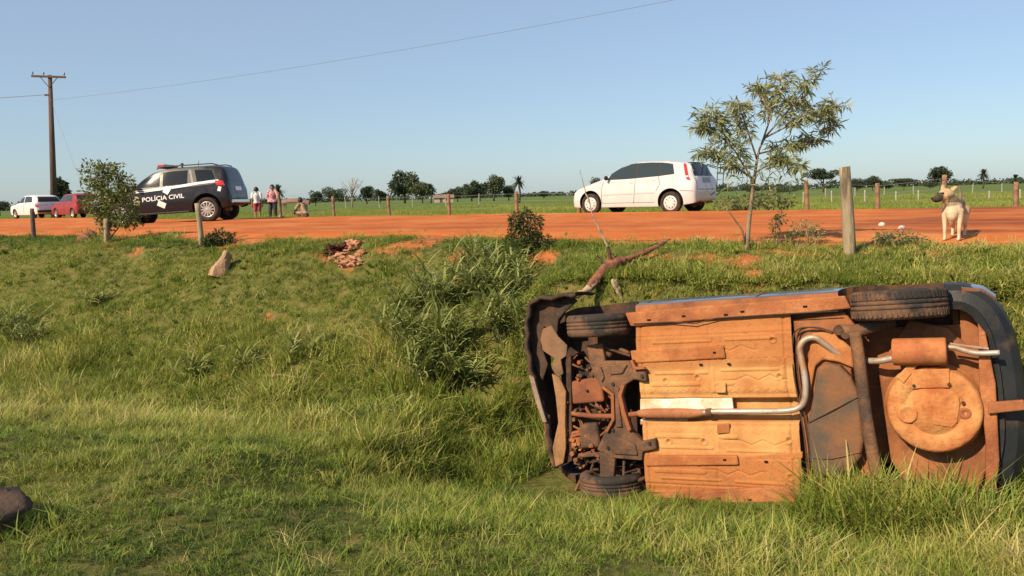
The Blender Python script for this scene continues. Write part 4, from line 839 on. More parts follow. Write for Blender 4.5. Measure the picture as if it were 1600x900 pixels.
    k = len(prof); fb.add(vv, [(i * k + j, i * k + j + 1, (i + 1) * k + j + 1, (i + 1) * k + j) for i in range(len(base) - 1) for j in range(k - 1)])
    o = fb.build('front_bumper', BUMPI, root, smooth=True); o.modifiers.new('th', 'SOLIDIFY').thickness = .01
    pr('wheel_arch_liner', [(828, 474), (892, 463), (902, 470), (884, 486), (872, 500), (870, 524), (850, 510), (845, 540), (856, 570), (846, 600), (834, 570), (824, 520)], ZF + .10, ZF + .13, BUMPI, bev=.01)
    pr('splash_guard', [(848, 514), (862, 508), (872, 526), (886, 540), (885, 556), (876, 562), (880, 584), (872, 590), (862, 576), (866, 560), (848, 548), (844, 530)], ZF - .0, ZF + .02, dusty('guard_mud', (.17, .10, .06), (.24, .14, .08), (.10, .07, .05), scale=9), bev=.006)
    pr('undertray', [(862, 584), (874, 590), (884, 612), (883, 660), (884, 700), (880, 724), (868, 730), (863, 700), (872, 660), (868, 620)], ZF - .02, ZF + .0, dusty('tray_mud', (.26, .14, .068), (.35, .19, .09), (.15, .085, .05), scale=9), bev=.006)
    pr('bumper_lip', [(848, 640), (858, 650), (862, 700), (870, 732), (862, 728), (852, 690)], ZF + .02, ZF + .05, IRON, bev=.006)
    pr('crumpled_strip', [(826, 586), (834, 590), (846, 634), (854, 660), (848, 660), (836, 626)], ZF - .04, ZF - .015, dusty('strip_grey', (.22, .17, .13), (.30, .22, .16), (.17, .12, .09)), bev=.004)
    pr('radiator_support', [(884, 560), (892, 556), (894, 720), (886, 724)], ZF + .03, ZF + .3, DARKI, bev=.006)
RUST_O = dusty('muffler_rust', (.40, .14, .055), (.50, .21, .085), (.33, .10, .045))
OR3D = dusty('under_dust_dark', (.26, .10, .045), (.36, .15, .065), (.17, .07, .036))
OR1W = dusty('well_dust', (.46, .18, .062), (.58, .29, .11), (.36, .115, .042), bump=.5, scale=6)
wreck()
# ------------------------------------------------------------------ plants
def leaf_mesh(name, C, D, Nn, ln, wd, tint):
    """diamond leaves with a bent midrib: C base points, D directions, Nn side hints"""
    C = np.asarray(C, float); D = np.asarray(D, float); D /= np.linalg.norm(D, axis=1)[:, None] + 1e-9
    S = np.cross(D, Nn); S /= np.linalg.norm(S, axis=1)[:, None] + 1e-9; k = len(C)
    ln = np.broadcast_to(ln, k)[:, None]; wd = np.broadcast_to(wd, k)[:, None]
    dn = np.array([0, 0, -1.0]) * ln * .12
    P = np.stack([C, C + D * ln * .45 + S * wd / 2, C + D * ln + dn, C + D * ln * .45 - S * wd / 2], 1).reshape(-1, 3)
    me = bpy.data.meshes.new(name); me.vertices.add(4 * k); me.vertices.foreach_set('co', P.astype(np.float32).reshape(-1))
    me.loops.add(4 * k); me.loops.foreach_set('vertex_index', np.arange(4 * k)); me.polygons.add(k); me.polygons.foreach_set('loop_start', np.arange(k) * 4)
    at = me.attributes.new('tint', 'FLOAT', 'POINT'); at.data.foreach_set('value', np.repeat(np.clip(tint, 0, 1), 4).astype(np.float32)); me.update(); me.validate(); return me
def rdir(k): d = rng.normal(0, 1, (k, 3)); return d / np.linalg.norm(d, axis=1)[:, None]
BARK = mat('bark', (.20, .14, .085), (.30, .22, .14), scale=14, rough=.9, bump=.5, c3=(.12, .08, .05), s3=5)
BARK_D = mat('bark_dark', (.07, .055, .045), (.12, .09, .07), scale=8, rough=.95, bump=.4)
LEAF_W = leafmat('willow_leaf', [(0, (.06, .09, .03)), (.4, (.14, .18, .07)), (.75, (.26, .29, .13)), (1, (.38, .38, .20))], transl=.3)
LEAF_B = leafmat('bush_leaf', [(0, (.018, .032, .012)), (.4, (.05, .075, .02)), (.75, (.12, .15, .035)), (1, (.21, .22, .07))], transl=.3)
LEAF_F = leafmat('far_leaf', [(0, (.02, .032, .022)), (.45, (.048, .07, .036)), (.8, (.095, .115, .05)), (1, (.15, .16, .07))], transl=.2)
LEAF_C = leafmat('cane_leaf', [(0, (.05, .075, .016)), (.4, (.17, .21, .045)), (.8, (.36, .40, .13)), (1, (.50, .50, .22))], transl=.35)
def branchy(paths, Y, jy=.12):
    """paths in photo pixels at depth Y; returns world polylines with some spread in depth"""
    out = []
    for p in paths:
        o = rng.normal(0, jy); out.append([V(x, y, Y + o * i / max(len(p) - 1, 1)) for i, (x, y) in enumerate(p)])
    return out
def sapling():
    b = G(1166, 390); Y = b.y; root = empty('young_tree', b, 0, 'young willow-leaved tree growing beside the leaning grey fence post', 'tree')
    P = [[(1166, 392), (1168, 370), (1171, 340), (1176, 300), (1180, 270), (1186, 235), (1196, 215)]]
    P += [[(1178, 285), (1160, 255), (1140, 225), (1112, 205), (1096, 198)], [(1183, 250), (1170, 210), (1160, 180), (1150, 160)], [(1190, 225), (1205, 180), (1215, 145), (1222, 118)], [(1194, 216), (1225, 180), (1250, 150), (1275, 112)], [(1196, 215), (1235, 195), (1275, 178), (1312, 165)], [(1186, 240), (1220, 232), (1250, 225), (1278, 218)], [(1180, 270), (1205, 255), (1225, 250), (1250, 262)], [(1178, 280), (1150, 262), (1125, 245), (1102, 240)], [(1205, 180), (1190, 150), (1182, 135)], [(1250, 150), (1262, 165), (1290, 185), (1300, 205)], [(1140, 225), (1120, 190), (1105, 180)]]
    W = branchy(P, Y, .16); W[0] = [V(x, y, Y) for x, y in P[0]]
    loc = lambda p: p - b
    MB().tube([loc(p) for p in catmull(W[0], 4)], [.032, .008], 8).build('trunk', BARK, root, smooth=True)
    for w in W[1:]: MB().tube([loc(p) for p in catmull(w, 3)], [.011, .003], 6).build('branch', BARK, root, smooth=True)
    MB().tube([loc(V(1166, 388, Y)), loc(V(1160, 360, Y - .05)), loc(V(1142, 335, Y - .1)), loc(V(1126, 312, Y - .1))], [.012, .005], 6).build('branch', BARK, root, smooth=True)
    C = []; 
    twigs = MB()
    for w in W[1:]:
        cw = catmull(w, 8); L = len(cw)
        for i in range(int(L * .30), L):
            for r in range(2):
                s = Vector(cw[i]); d = Vector(rng.normal(0, 1, 3)); d.z = abs(d.z) * .5 - .05; d.normalize(); l = rng.uniform(.05, .17); e = s + d * l
                twigs.tube([loc(s), loc(e)], [.003, .0015], 4)
                for k in range(rng.integers(8, 14)): t = rng.uniform(.2, 1); C.append((*(loc(s) + d * l * t), *(d)))
    tag(twigs.build('twigs', BARK, root), kind='stuff')
    for k in range(130): 
        q = V(rng.uniform(1130, 1262), rng.uniform(258, 292), Y + rng.normal(0, .12)); C.append((*loc(q), *rng.normal(0, .6, 3)))
    C = np.array(C); k = len(C); D = C[:, 3:] * .6 + rdir(k) * .8; D[:, 2] -= .35
    tint = .72 + .16 * rng.normal(0, 1, k) + .08 * (C[:, 2] > 1.2)
    tag(link('crown', leaf_mesh('crown', C[:, :3], D, rdir(k), rng.uniform(.07, .145, k), rng.uniform(.011, .022, k), tint), LEAF_W, root), kind='stuff')
def shrub(name, px, py, blobs, nleaf, label, mtl, lsz=(.035, .07), group=None, trunk=None, tb=.45, cat='shrub'):
    """blobs: (px, py, rx, ry) in photo pixels at the shrub's own depth"""
    b = G(px, py); Y = b.y; root = empty(name, b, 0, label, cat, group); sc = Y / FPX; C = []; mb = MB()
    for (x, y, rx, ry) in blobs:
        c = V(x, y, Y) - b; k = int(nleaf * rx * ry / sum(q[2] * q[3] for q in blobs))
        st = [Vector((rng.normal(0, .015), rng.normal(0, .015), -.02)), Vector((c.x * .45 + rng.normal(0, .02), rng.normal(0, .04), c.z * .5)), c + Vector((0, rng.normal(0, .05), 0))]
        mb.tube(catmull(st, 4), [max(.006, .020 * rx * sc / .3), .003], 6)
        d = rdir(k); r = rng.uniform(.25, 1, k)[:, None] ** .6
        clump = (fbm(d[:, 0] * 2.2 + x, d[:, 2] * 2.2 + y, 5, 3) + .0)[:, None]
        p = d * r * (.6 + .8 * clump) * np.array([rx * sc, (rx + ry) / 2 * sc * .9, ry * sc]) + np.array(c)
        C.append(np.hstack([p, d]))
        for q in range(14):
            dd = p[rng.integers(0, k)]; mb.tube([Vector(np.array(c) + (dd - np.array(c)) * .1), Vector(dd)], [.004, .0015], 4)
    C = np.vstack(C); C = C[C[:, 2] > -.02]; k = len(C)
    mb.build('stem', BARK, root, smooth=True)
    D = C[:, 3:] * .7 + rdir(k) * .7; tint = tb + rng.normal(0, .15, k)
    tag(link('foliage', leaf_mesh('foliage', C[:, :3], D, rdir(k), rng.uniform(*lsz, k), rng.uniform(.35, .5, k) * np.mean(lsz), tint), mtl, root), kind='stuff'); return root
sapling()
shrub('leafy_bush', 166, 378, [(152, 275, 24, 24), (176, 292, 28, 28), (188, 322, 28, 32), (150, 312, 24, 24), (170, 264, 20, 12), (198, 342, 22, 16), (165, 345, 14, 20), (198, 290, 14, 16)], 3300, 'tall leafy bush at the road edge in front of the police vehicle', LEAF_B, (.05, .10), tb=.86)
shrub('dark_shrub', 842, 392, [(825, 350, 24, 18), (815, 370, 30, 16), (840, 378, 26, 14), (805, 345, 12, 12), (822, 336, 6, 12)], 2200, 'small dark green shrub growing alone at the near edge of the red road', LEAF_B, (.03, .06), tb=.42)
shrub('weed_plant', 1212, 386, [(1212, 352, 7, 20), (1220, 340, 8, 10), (1240, 372, 14, 10)], 260, 'thin leafy weed right beside the young tree', LEAF_B, (.03, .05), tb=.55)
shrub('weed_plant', 1262, 384, [(1258, 355, 24, 12), (1275, 365, 14, 12)], 260, 'sparse dry weed between the young tree and the leaning post', LEAF_W, (.025, .045), tb=.7)
shrub('low_weed', 1408, 384, [(1400, 372, 30, 10), (1430, 378, 26, 9), (1380, 372, 14, 8)], 700, 'low brown green weeds between the leaning post and the dog', LEAF_W, (.025, .05), tb=.45)
shrub('low_weed', 340, 384, [(345, 372, 22, 11), (330, 378, 14, 10)], 800, 'dark low weeds at the foot of the grey post before the police vehicle', LEAF_B, (.04, .08), tb=.35)
shrub('far_shrub', 1140, 330, [(1135, 318, 20, 10), (1165, 314, 26, 13), (1200, 312, 26, 15), (1228, 316, 18, 10)], 700, 'row of green shrubs on the pasture edge behind the white hatchback', LEAF_W, (.08, .16), tb=.45)
# broad-leaved cane grass hanging over the gully
def cane(px, py, hgt, n, label, group='cane grass clumps hanging over the gully'):
    b = G(px, py); b.z -= .03; root = empty('cane_grass_clump', b, 0, label, 'tall grass', group); v = []; f = []; tn = []; stems = MB()
    for i in range(n):
        a = rng.uniform(0, 6.283); h = hgt * rng.uniform(.45, 1.1); ln = rng.uniform(.1, .9); top = Vector((math.cos(a) * ln * h, math.sin(a) * ln * h, h * .8)); mid = Vector((top.x * .35, top.y * .35, h * .5)); s0 = Vector((rng.normal(0, .08), rng.normal(0, .08), -.03))
        path = catmull([s0, s0 + mid, s0 + top], 5); stems.tube(path, [.006, .003], 5)
        for k in range(rng.integers(7, 12)):
            p = path[rng.integers(3, len(path))]; aa = rng.uniform(0, 6.283); L = rng.uniform(.16, .38); w = rng.uniform(.013, .024); d = Vector((math.cos(aa), math.sin(aa), 0)); sd = Vector((-d.y, d.x, 0)); t0 = rng.uniform(.15, .95); b0 = len(v); e0 = rng.uniform(.3, 1.9); dr = e0 * rng.uniform(.3, .8) + .05
            for j in range(6):
                t = j / 5; q = p + d * L * (t - .15 * t * t) + Vector((0, 0, L * (e0 * t - dr * t * t))); wk = w * .5 * math.sin(math.pi * min(1, .12 + .88 * t)) ** .8 if j < 5 else .0008
                v += [tuple(q - sd * wk), tuple(q + sd * wk + Vector((0, 0, .004)))]; tn += [t0, t0]
            f += [(b0 + 2 * j, b0 + 2 * j + 1, b0 + 2 * j + 3, b0 + 2 * j + 2) for j in range(5)]
    tag(stems.build('stem', GRASS_ST, root, smooth=True), kind='stuff')
    me = bpy.data.meshes.new('leaves'); me.from_pydata(v, [], f); at = me.attributes.new('tint', 'FLOAT', 'POINT'); at.data.foreach_set('value', tn); tag(link('leaves', me, LEAF_C, root, smooth=True), kind='stuff')
GRASS_ST = mat('cane_stem', (.10, .13, .04), (.16, .17, .06), rough=.7)
for px, py, h, n in ((640, 545, .60, 20), (690, 480, .55, 26), (745, 462, .5, 28), (800, 470, .5, 22), (665, 600, .45, 16), (780, 525, .55, 24), (705, 545, .5, 20), (640, 490, .40, 14), (815, 540, .5, 14), (740, 420, .35, 16), (790, 430, .35, 14), (610, 520, .35, 10), (700, 598, .5, 22), (735, 606, .42, 18), (668, 565, .5, 16)):  # the last few clumps are added to shade the gully hollow
    cane(px, py, h, n, 'broad-leaved cane grass clump hanging over the dark gully')
for px, py, h, n, lb in ((18, 535, .55, 26, 'tallest reedy grass clump on the open slope far from the wreck'), (48, 540, .45, 18, 'tallest reedy grass clump on the open slope far from the wreck'), (150, 475, .22, 9, 'low dark grass tuft on the open slope'), (385, 578, .26, 14, 'low dark grass tuft on the open slope'), (300, 590, .22, 10, 'low dark grass tuft on the open slope'), (585, 668, .26, 14, 'low dark grass tuft on the open slope'), (470, 560, .22, 10, 'low dark grass tuft on the open slope')):
    cane(px, py, h, n, lb, 'grass tufts on the open slope')
# ------------------------------------------------------------------ far trees
def crown_pts(c, r, n, cl=9):
    """leaf positions in uneven clumps"""
    out = []
    for k in range(cl):
        d = rdir(1)[0]; d[2] = d[2] * .75 + .12; cc = np.array(c) + d * np.array(r) * rng.uniform(.45, .85); rr = np.array(r) * rng.uniform(.28, .5)
        q = rdir(n // cl) * rng.uniform(.3, 1, (n // cl, 1)) ** .5 * rr + cc; out.append(q)
    return np.vstack(out)
def far_tree(x0, x1, y0, y1, Y, label, kind='round', tb=.45, n=3000, name='field_tree'):
    p = V((x0 + x1) / 2, y1, Y); b = on(p.x, Y); top = V((x0 + x1) / 2, y0, Y).z; hh = top - b.z; w = (x1 - x0) * Y / FPX / 2
    root = empty(name, b, 0, label, 'palm tree' if kind == 'palm' else 'tree', 'trees beyond the pasture')
    tr = MB()
    if kind == 'palm':
        tr.tube([(0, 0, -.1), (.03 * hh, 0, hh * .3), (0, 0, hh * .62)], [.035 * hh, .028 * hh], 8).build('trunk', BARK_D, root, smooth=True)
        v = []; f = []; tn = []
        for i in range(70):
            a = rng.uniform(0, 6.283); el = rng.uniform(-.7, 1.35); L = w * rng.uniform(.85, 1.15); d = Vector((math.cos(a) * math.cos(el), math.sin(a) * math.cos(el), math.sin(el))); sd = Vector((-math.sin(a), math.cos(a), 0)); b0 = len(v); t0 = tb + rng.normal(0, .16)
            for j in range(5):
                t = j / 4; q = Vector((0, 0, hh * .62)) + d * L * t * (1.0 if el < .4 else min(1.0, (hh * .38 - .0) / L)) + Vector((0, 0, -.32 * L * t * t)); wk = L * .10 * (1 - t) ** .5 + .01; v += [tuple(q - sd * wk), tuple(q + sd * wk)]; tn += [t0, t0]
            f += [(b0 + 2 * j, b0 + 2 * j + 1, b0 + 2 * j + 3, b0 + 2 * j + 2) for j in range(4)]
        me = bpy.data.meshes.new('crown'); me.from_pydata(v, [], f); at = me.attributes.new('tint', 'FLOAT', 'POINT'); at.data.foreach_set('value', tn); tag(link('crown', me, LEAF_F, root), kind='stuff'); return
    if kind == 'bare':
        for i in range(16):
            a = rng.uniform(0, 6.283); e = Vector((math.cos(a) * w * rng.uniform(.3, 1), math.sin(a) * w * .8, hh * rng.uniform(.75, 1))); s = Vector((0, 0, hh * rng.uniform(.25, .5))); m = s.lerp(e, .5) + Vector((0, 0, hh * .04)); tr.tube([s, m, e], [hh * .011, hh * .004], 5)
            for k in range(3): q = s.lerp(e, rng.uniform(.4, .9)); tr.tube([q, q + Vector((rng.normal(0, w * .2), rng.normal(0, w * .2), hh * rng.uniform(.02, .14)))], hh * .004, 4)
        tr.tube([(0, 0, -.1), (.02 * hh, 0, hh * .3), (0, 0, hh * .52)], [hh * .03, hh * .016], 8); tr.build('trunk', mat('pale_bark', (.33, .28, .24), (.26, .21, .18), rough=.9), root, smooth=True); return
    ck = {'round': .56, 'flat': .72, 'tall': .6}[kind]; rz = {'round': .44, 'flat': .24, 'tall': .42}[kind] * hh
    tr.tube([(0, 0, -.2), (.01 * hh, 0, hh * .3), (0, 0, hh * ck)], [hh * .04, hh * .02], 8)
    for i in range(5): a = rng.uniform(0, 6.283); tr.tube([(0, 0, hh * rng.uniform(.25, .4)), (math.cos(a) * w * .55, math.sin(a) * w * .55, hh * rng.uniform(.5, .8))], [hh * .018, hh * .006], 5)
    tr.build('trunk', BARK_D, root, smooth=True)
    C = crown_pts((0, 0, hh * ck), (w, w, rz), n, 16 if kind == 'round' else 12); k = len(C); s = max(.2, hh * .075)
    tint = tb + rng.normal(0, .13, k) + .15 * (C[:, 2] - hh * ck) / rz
    tag(link('crown', leaf_mesh('crown', C, rdir(k), rdir(k), rng.uniform(.7, 1.3, k) * s, s * .6, tint), LEAF_F, root), kind='stuff')
T = [(-14, 14, 312, 336, 150, 'round', 'dark tree standing farthest down the road behind the old white hatchback', .4), (86, 110, 276, 322, 90, 'tall', 'narrow tree standing right beside the wooden power pole', .5), (422, 450, 271, 320, 60, 'palm', 'small palm rising behind the two standing people', .6), (482, 504, 298, 316, 190, 'round', 'low dark tree next to the thatched farm shed', .35), (498, 545, 290, 315, 200, 'round', 'broad low green tree left of the bare leafless tree', .55), (528, 572, 276, 318, 120, 'bare', 'pale leafless tree standing among green field trees', .5), (562, 584, 288, 315, 210, 'round', 'small dark tree just right of the leafless tree', .35), (582, 604, 295, 315, 205, 'round', 'lowest rounded dark tree beside the biggest field tree', .35), (605, 660, 266, 316, 190, 'round', 'biggest spreading tree on the pasture skyline', .55), (640, 680, 284, 316, 180, 'round', 'olive brown low tree against the biggest field tree', .65), (662, 684, 279, 314, 170, 'palm', 'short palm next to the farm house roof', .6), (702, 728, 292, 313, 200, 'round', 'dark rounded tree just right of the farm house', .4), (722, 752, 281, 313, 195, 'round', 'mid green tree with dense dark neighbour beyond the pasture', .5), (738, 762, 284, 313, 215, 'round', 'blackish dense tree between two greener field trees', .25), (753, 790, 272, 312, 185, 'round', 'light green tall round tree near the tall fan palm', .65), (784, 806, 287, 313, 190, 'round', 'small dark tree under the tall fan palm', .35), (796, 826, 262, 312, 120, 'palm', 'tall fan palm with round head standing over the pasture', .5), (841, 858, 297, 309, 220, 'round', 'lone tiny bush tree on open pasture left of the white hatchback', .4), (918, 950, 277, 310, 150, 'round', 'dark tree just over the bonnet of the white hatchback', .4), (1258, 1314, 262, 306, 170, 'flat', 'dark flat-topped spreading tree behind the leaning grey post', .35), (1326, 1352, 278, 304, 180, 'round', 'dark round tree right of the leaning grey post', .35), (1350, 1376, 275, 304, 185, 'tall', 'upright dark tree beyond the white fence posts', .4), (1368, 1392, 286, 304, 190, 'round', 'low bushy dark tree beyond the white fence posts', .4), (1392, 1432, 277, 302, 175, 'flat', 'thin airy flat-topped tree beyond the white fence posts', .5), (1440, 1466, 282, 302, 185, 'round', 'pale green tree behind the dog', .55), (1454, 1484, 259, 302, 170, 'tall', 'tall dark tree directly behind the dog', .35), (1524, 1548, 257, 292, 160, 'palm', 'dark palm on the skyline beyond the dog', .35), (1574, 1598, 268, 292, 165, 'palm', 'low wide palm on the skyline at the pasture end', .4), (1150, 1200, 286, 312, 160, 'round', 'dark tree line clump behind the young roadside tree', .4), (1210, 1256, 290, 310, 165, 'round', 'rounded olive tree behind the young roadside tree', .5)]
for x0, x1, y0, y1, Y, kd, lb, tb in T: far_tree(x0, x1, y0, y1, Y, lb, kd, tb, name='palm_tree' if kd == 'palm' else 'field_tree')
# low hedge line on the horizon
def treeline():
    C = []
    for k in range(900):
        x = rng.uniform(-420, 420); y = rng.uniform(520, 620); h = 2 + 5 * max(0, vnoise(np.array(x * .03), np.array(1.0), 4) - .35); c = np.array([x, y, -.1])
        q = rdir(14) * np.array([3.5, 3.5, h * .5]) + c + np.array([0, 0, h * .5]); C.append(q[q[:, 2] > -.3])
    C = np.vstack(C); k = len(C); o = link('distant_treeline', leaf_mesh('distant_treeline', C, rdir(k), rdir(k), 2.2, 1.5, .4 + rng.normal(0, .1, k)), LEAF_F); tag(o, 'far dark line of trees along the flat horizon', 'trees', kind='stuff')
treeline()
# ------------------------------------------------------------------ farm house and shed
def farm_house():
    p = V(693, 312, 190); b = on(p.x, p.y); root = empty('farm_house', b, .1, 'low farm house with brown tiled roof between field trees', 'house'); s = 190 / FPX
    w, d, h = 4.4, 3.4, 1.1
    wl_ = mat('lime_wall', (.42, .36, .31), (.36, .30, .25), rough=.9)
    MB().box((0, 0, h / 2 - .2), (w, d, h + .4)).build('wall', wl_, root)
    r = MB(); r.add([(-w/2-.3, -d/2-.3, h), (w/2+.3, -d/2-.3, h), (w/2+.3, d/2+.3, h), (-w/2-.3, d/2+.3, h), (-w/2-.3, 0, h+.75), (w/2+.3, 0, h+.75)], [(0, 1, 5, 4), (2, 3, 4, 5), (0, 4, 3), (1, 2, 5), (0, 3, 2, 1)]); r.build('roof', mat('roof_tile', (.20, .13, .10), (.27, .17, .12), rough=.9), root)
    MB().box((-.6, -d/2-.01, .5), (.6, .04, .9)).build('door', BARK_D, root); MB().box((.9, -d/2-.01, .65), (.6, .04, .5)).build('window', GLASS, root)
farm_house()
def shed():
    p = V(462, 318, 75); b = on(p.x, p.y); root = empty('thatched_shed', b, .15, 'open shed with sagging brown roof behind the crouching person', 'shed')
    for x in (-.95, .95):
        for y in (-.6, .6): MB().tube([(x, y, -.1), (x, y, .95)], .05, 6).build('post', BARK, root)
    v = []; n = 9
    for j in range(5):
        for i in range(n): t = i / (n - 1); s = j / 4 * 2 - 1; v.append(((t - .5) * 2.5, s * 1.0, .95 + .32 * (1 - abs(s)) + .18 * math.sin(math.pi * t) - .10 * t))
    r = MB(); r.add(v, [(j * n + i, j * n + i + 1, (j + 1) * n + i + 1, (j + 1) * n + i) for j in range(4) for i in range(n - 1)]); o = r.build('roof', mat('thatch', (.20, .12, .085), (.28, .17, .11), scale=6, rough=1), root); o.modifiers.new('t', 'SOLIDIFY').thickness = .12
shed()
# ------------------------------------------------------------------ posts, fences, pole
POSTM = mat('weathered_post', (.26, .20, .125), (.37, .295, .185), scale=7, rough=.95, bump=.6, bscale=30, c3=(.13, .10, .065), s3=9, stretch=(1, 1, .2))
POSTB = mat('brown_post', (.22, .12, .07), (.30, .17, .095), scale=7, rough=.95, bump=.5, c3=(.13, .085, .055), s3=5)
POSTW = mat('white_post', (.42, .40, .34), (.34, .31, .27), scale=6, rough=.9)
def post_mesh(h, r, lean=(0, 0), seg=9, seed=0, top=1.0):
    mb = MB(); pts = []; rr = []
    for i in range(9): t = i / 8; pts.append((lean[0] * t * h + .012 * math.sin(3 * t + seed) * r / .06, lean[1] * t * h, -.15 + (h + .15) * t)); rr.append(r * (1.12 - .12 * t) * (1 + .05 * math.sin(7 * t + seed)) * (1 if i < 8 else top))
    mb.tube(pts, rr, seg); return mb
def near_post(px, py, ytop, w, label, mt=POSTM, lean=0.0):
    b = G(px, py); sc = b.y / FPX; h = (py - ytop) * sc; o = post_mesh(h, w * sc / 2, (lean, .02), 10, px).build('fence_post', mt, None, smooth=True); o.location = b; tag(o, label, 'post', 'posts along the near road edge'); return o
near_post(1331, 397, 262, 17, 'leaning grey weathered post right of the young tree', POSTM, -.11)
near_post(315, 384, 318, 8, 'slim grey post in front of the rear wheel of the police vehicle', POSTM, -.03)
near_post(168, 380, 342, 8, 'short post stub under the leafy bush', POSTM, -.01)
near_post(54, 373, 326, 6, 'thin dark post in front of the old white hatchback', BARK_D, -.01)
WIRE = mat('fence_wire', (.18, .17, .16), rough=.6, metal=.5)
def fence(name, posts, mt, r, label, wires=3):
    root = empty(name, posts[0][0], 0, label, 'fence'); o = posts[0][0]; tops = []
    for k, (p, h) in enumerate(posts):
        q = post_mesh(h, r, (rng.normal(-.02, .03), 0), 8, k).build('post', mt, root, smooth=True); q.location = p - o; tops.append((p - o, h))
    for w in range(wires):
        f = .35 + .55 * w / max(wires - 1, 1); mb = MB(); mb.tube([p + Vector((0, -r * .9, h * f)) for p, h in tops], .004, 4); mb.build('wire', WIRE, root)
def fpost(px, ytop, Y): p = V(px, ytop, Y); b = on(p.x, Y); return (b, max(.4, p.z - b.z))
fence('wire_fence', [fpost(437, 300, 33), fpost(520, 307, 30.5), fpost(607, 306, 28.5), fpost(702, 303, 26.5), fpost(808, 299, 25.0), fpost(905, 298, 24)], POSTB, .055, 'wire fence with brown wooden posts along the far road edge')
fence('wire_fence', [fpost(1262, 281, 21.0), fpost(1372, 286, 20.4), fpost(1478, 273, 19.6), fpost(1590, 284, 19.0)], POSTB, .055, 'far wire fence of thick brown posts behind the dog', 3)
fence('wire_fence', [fpost(x, y, Y) for x, y, Y in ((1255, 300, 52), (1300, 298, 51), (1352, 297, 50), (1401, 299, 48), (1436, 297, 47), (1490, 298, 46), (1546, 298, 45), (1595, 296, 44))], POSTW, .04, 'pasture fence of slender white posts', 4)
fence('wire_fence', [fpost(x, 299.5 - (x - 1100) * .027, 90) for x in range(1290, 1610, 46)], POSTW, .045, 'most distant line of white fence posts across the pasture', 2)
fence('wire_fence', [fpost(x, 309 - (x - 500) * .027, 95) for x in range(540, 800, 52)], POSTW, .04, 'distant thin fence before the field trees', 2)
def pole():
    b = on(*V(84, 330, 56).xy); root = empty('power_pole', b, 0, 'tall wooden power pole with crossarm behind the old white hatchback', 'power pole'); h = V(77, 117, 56).z - b.z
    WOODP = mat('pole_wood', (.075, .055, .045), (.12, .085, .065), scale=5, rough=.95, bump=.3, stretch=(1, 1, .15))
    MB().tube([(0, 0, -.3), (0, 0, h * .5), (0, 0, h)], [.24, .13], 12).build('shaft', WOODP, root, smooth=True)
    MB().box((-.02, -.14, h - .12), (2.3, .12, .14)).build('crossarm', WOODP, root, bevel=.01)
    ins = []
    for x in (-1.1, -.35, 1.05):
        MB().lathe([(.001, -.05), (.02, -.05), (.02, .03), (.065, .05), (.07, .10), (.045, .14), (.05, .17), (.001, .2)], 10, 'z', (x, -.14, h)).build('insulator', mat('porcelain', (.25, .22, .2), rough=.3), root, smooth=True)
    for s in (-1, 1): MB().tube([(s * .55, -.14, h - .2), (0, -.13, h - .85)], .025, 5).build('brace', WOODP, root)
    MB().box((-.18, -.1, h - 1.35), (.3, .1, .12)).build('bracket', WOODP, root)
    root.rotation_euler = (0, math.radians(3.4), 0)
    return b, h
pb, ph = pole()
def wire(name, a, c, sag, label, r=.012):
    a = Vector(a); c = Vector(c); pts = [a.lerp(c, i / 40) - Vector((0, 0, sag * 4 * (i / 40) * (1 - i / 40))) for i in range(41)]
    tag(MB().tube(pts, r, 5).build(name, mat('cable', (.16, .17, .19), rough=.7), None), label, 'cable')
pt = lambda x, z: pb + Matrix.Rotation(math.radians(3.4), 3, 'Y') @ Vector((x, -.2, z))
wire('power_cable', pt(.0, ph - 1.7), (pb.x + 68, pb.y - 38, ph + .9), 1.1, 'thin cable rising from the pole across the open sky', .009)
wire('power_cable', pt(-.25, ph - 1.35), (pb.x - 60, pb.y + 10, ph - 1.3), .3, 'short cable leaving the pole away from the police vehicle', .02)
wire('stay_wire', pt(.05, ph - 1.5), tuple(on(pb.x + 4.3, pb.y - 3)), .02, 'thin stay wire slanting from the pole to the ground', .006)
# ------------------------------------------------------------------ wood, earth, mounds
WOODR = mat('red_deadwood', (.20, .075, .04), (.30, .12, .065), scale=6, rough=.9, bump=.6, c3=(.09, .045, .03), s3=7, t3=(.45, .6))
WOODL = mat('pale_deadwood', (.48, .38, .22), (.38, .29, .16), scale=8, rough=.9, bump=.5, c3=(.26, .18, .10), s3=5)
TWIG = mat('dry_twig', (.42, .30, .20), (.34, .22, .14), scale=9, rough=.9)
def roughen(o, amp, fr=14):
    for v in o.data.vertices:
        q = noise.noise(v.co * fr) + .6 * noise.noise(v.co * fr * 2.7); v.co += Vector((noise.noise(v.co * fr + Vector((9, 0, 0))), noise.noise(v.co * fr + Vector((0, 9, 0))), q)) * amp
    return o
def shard(name, pts, r, m, label, cat, group=None):
    b = G(*pts[0][:2]) if len(pts[0]) < 4 else None
    o = MB().tube(catmull([p - b for p in pts[1:]], 5), r, 7, flat=.6).build(name, m, None); roughen(o, .012, 20); o.location = b; return tag(o, label, cat, group)
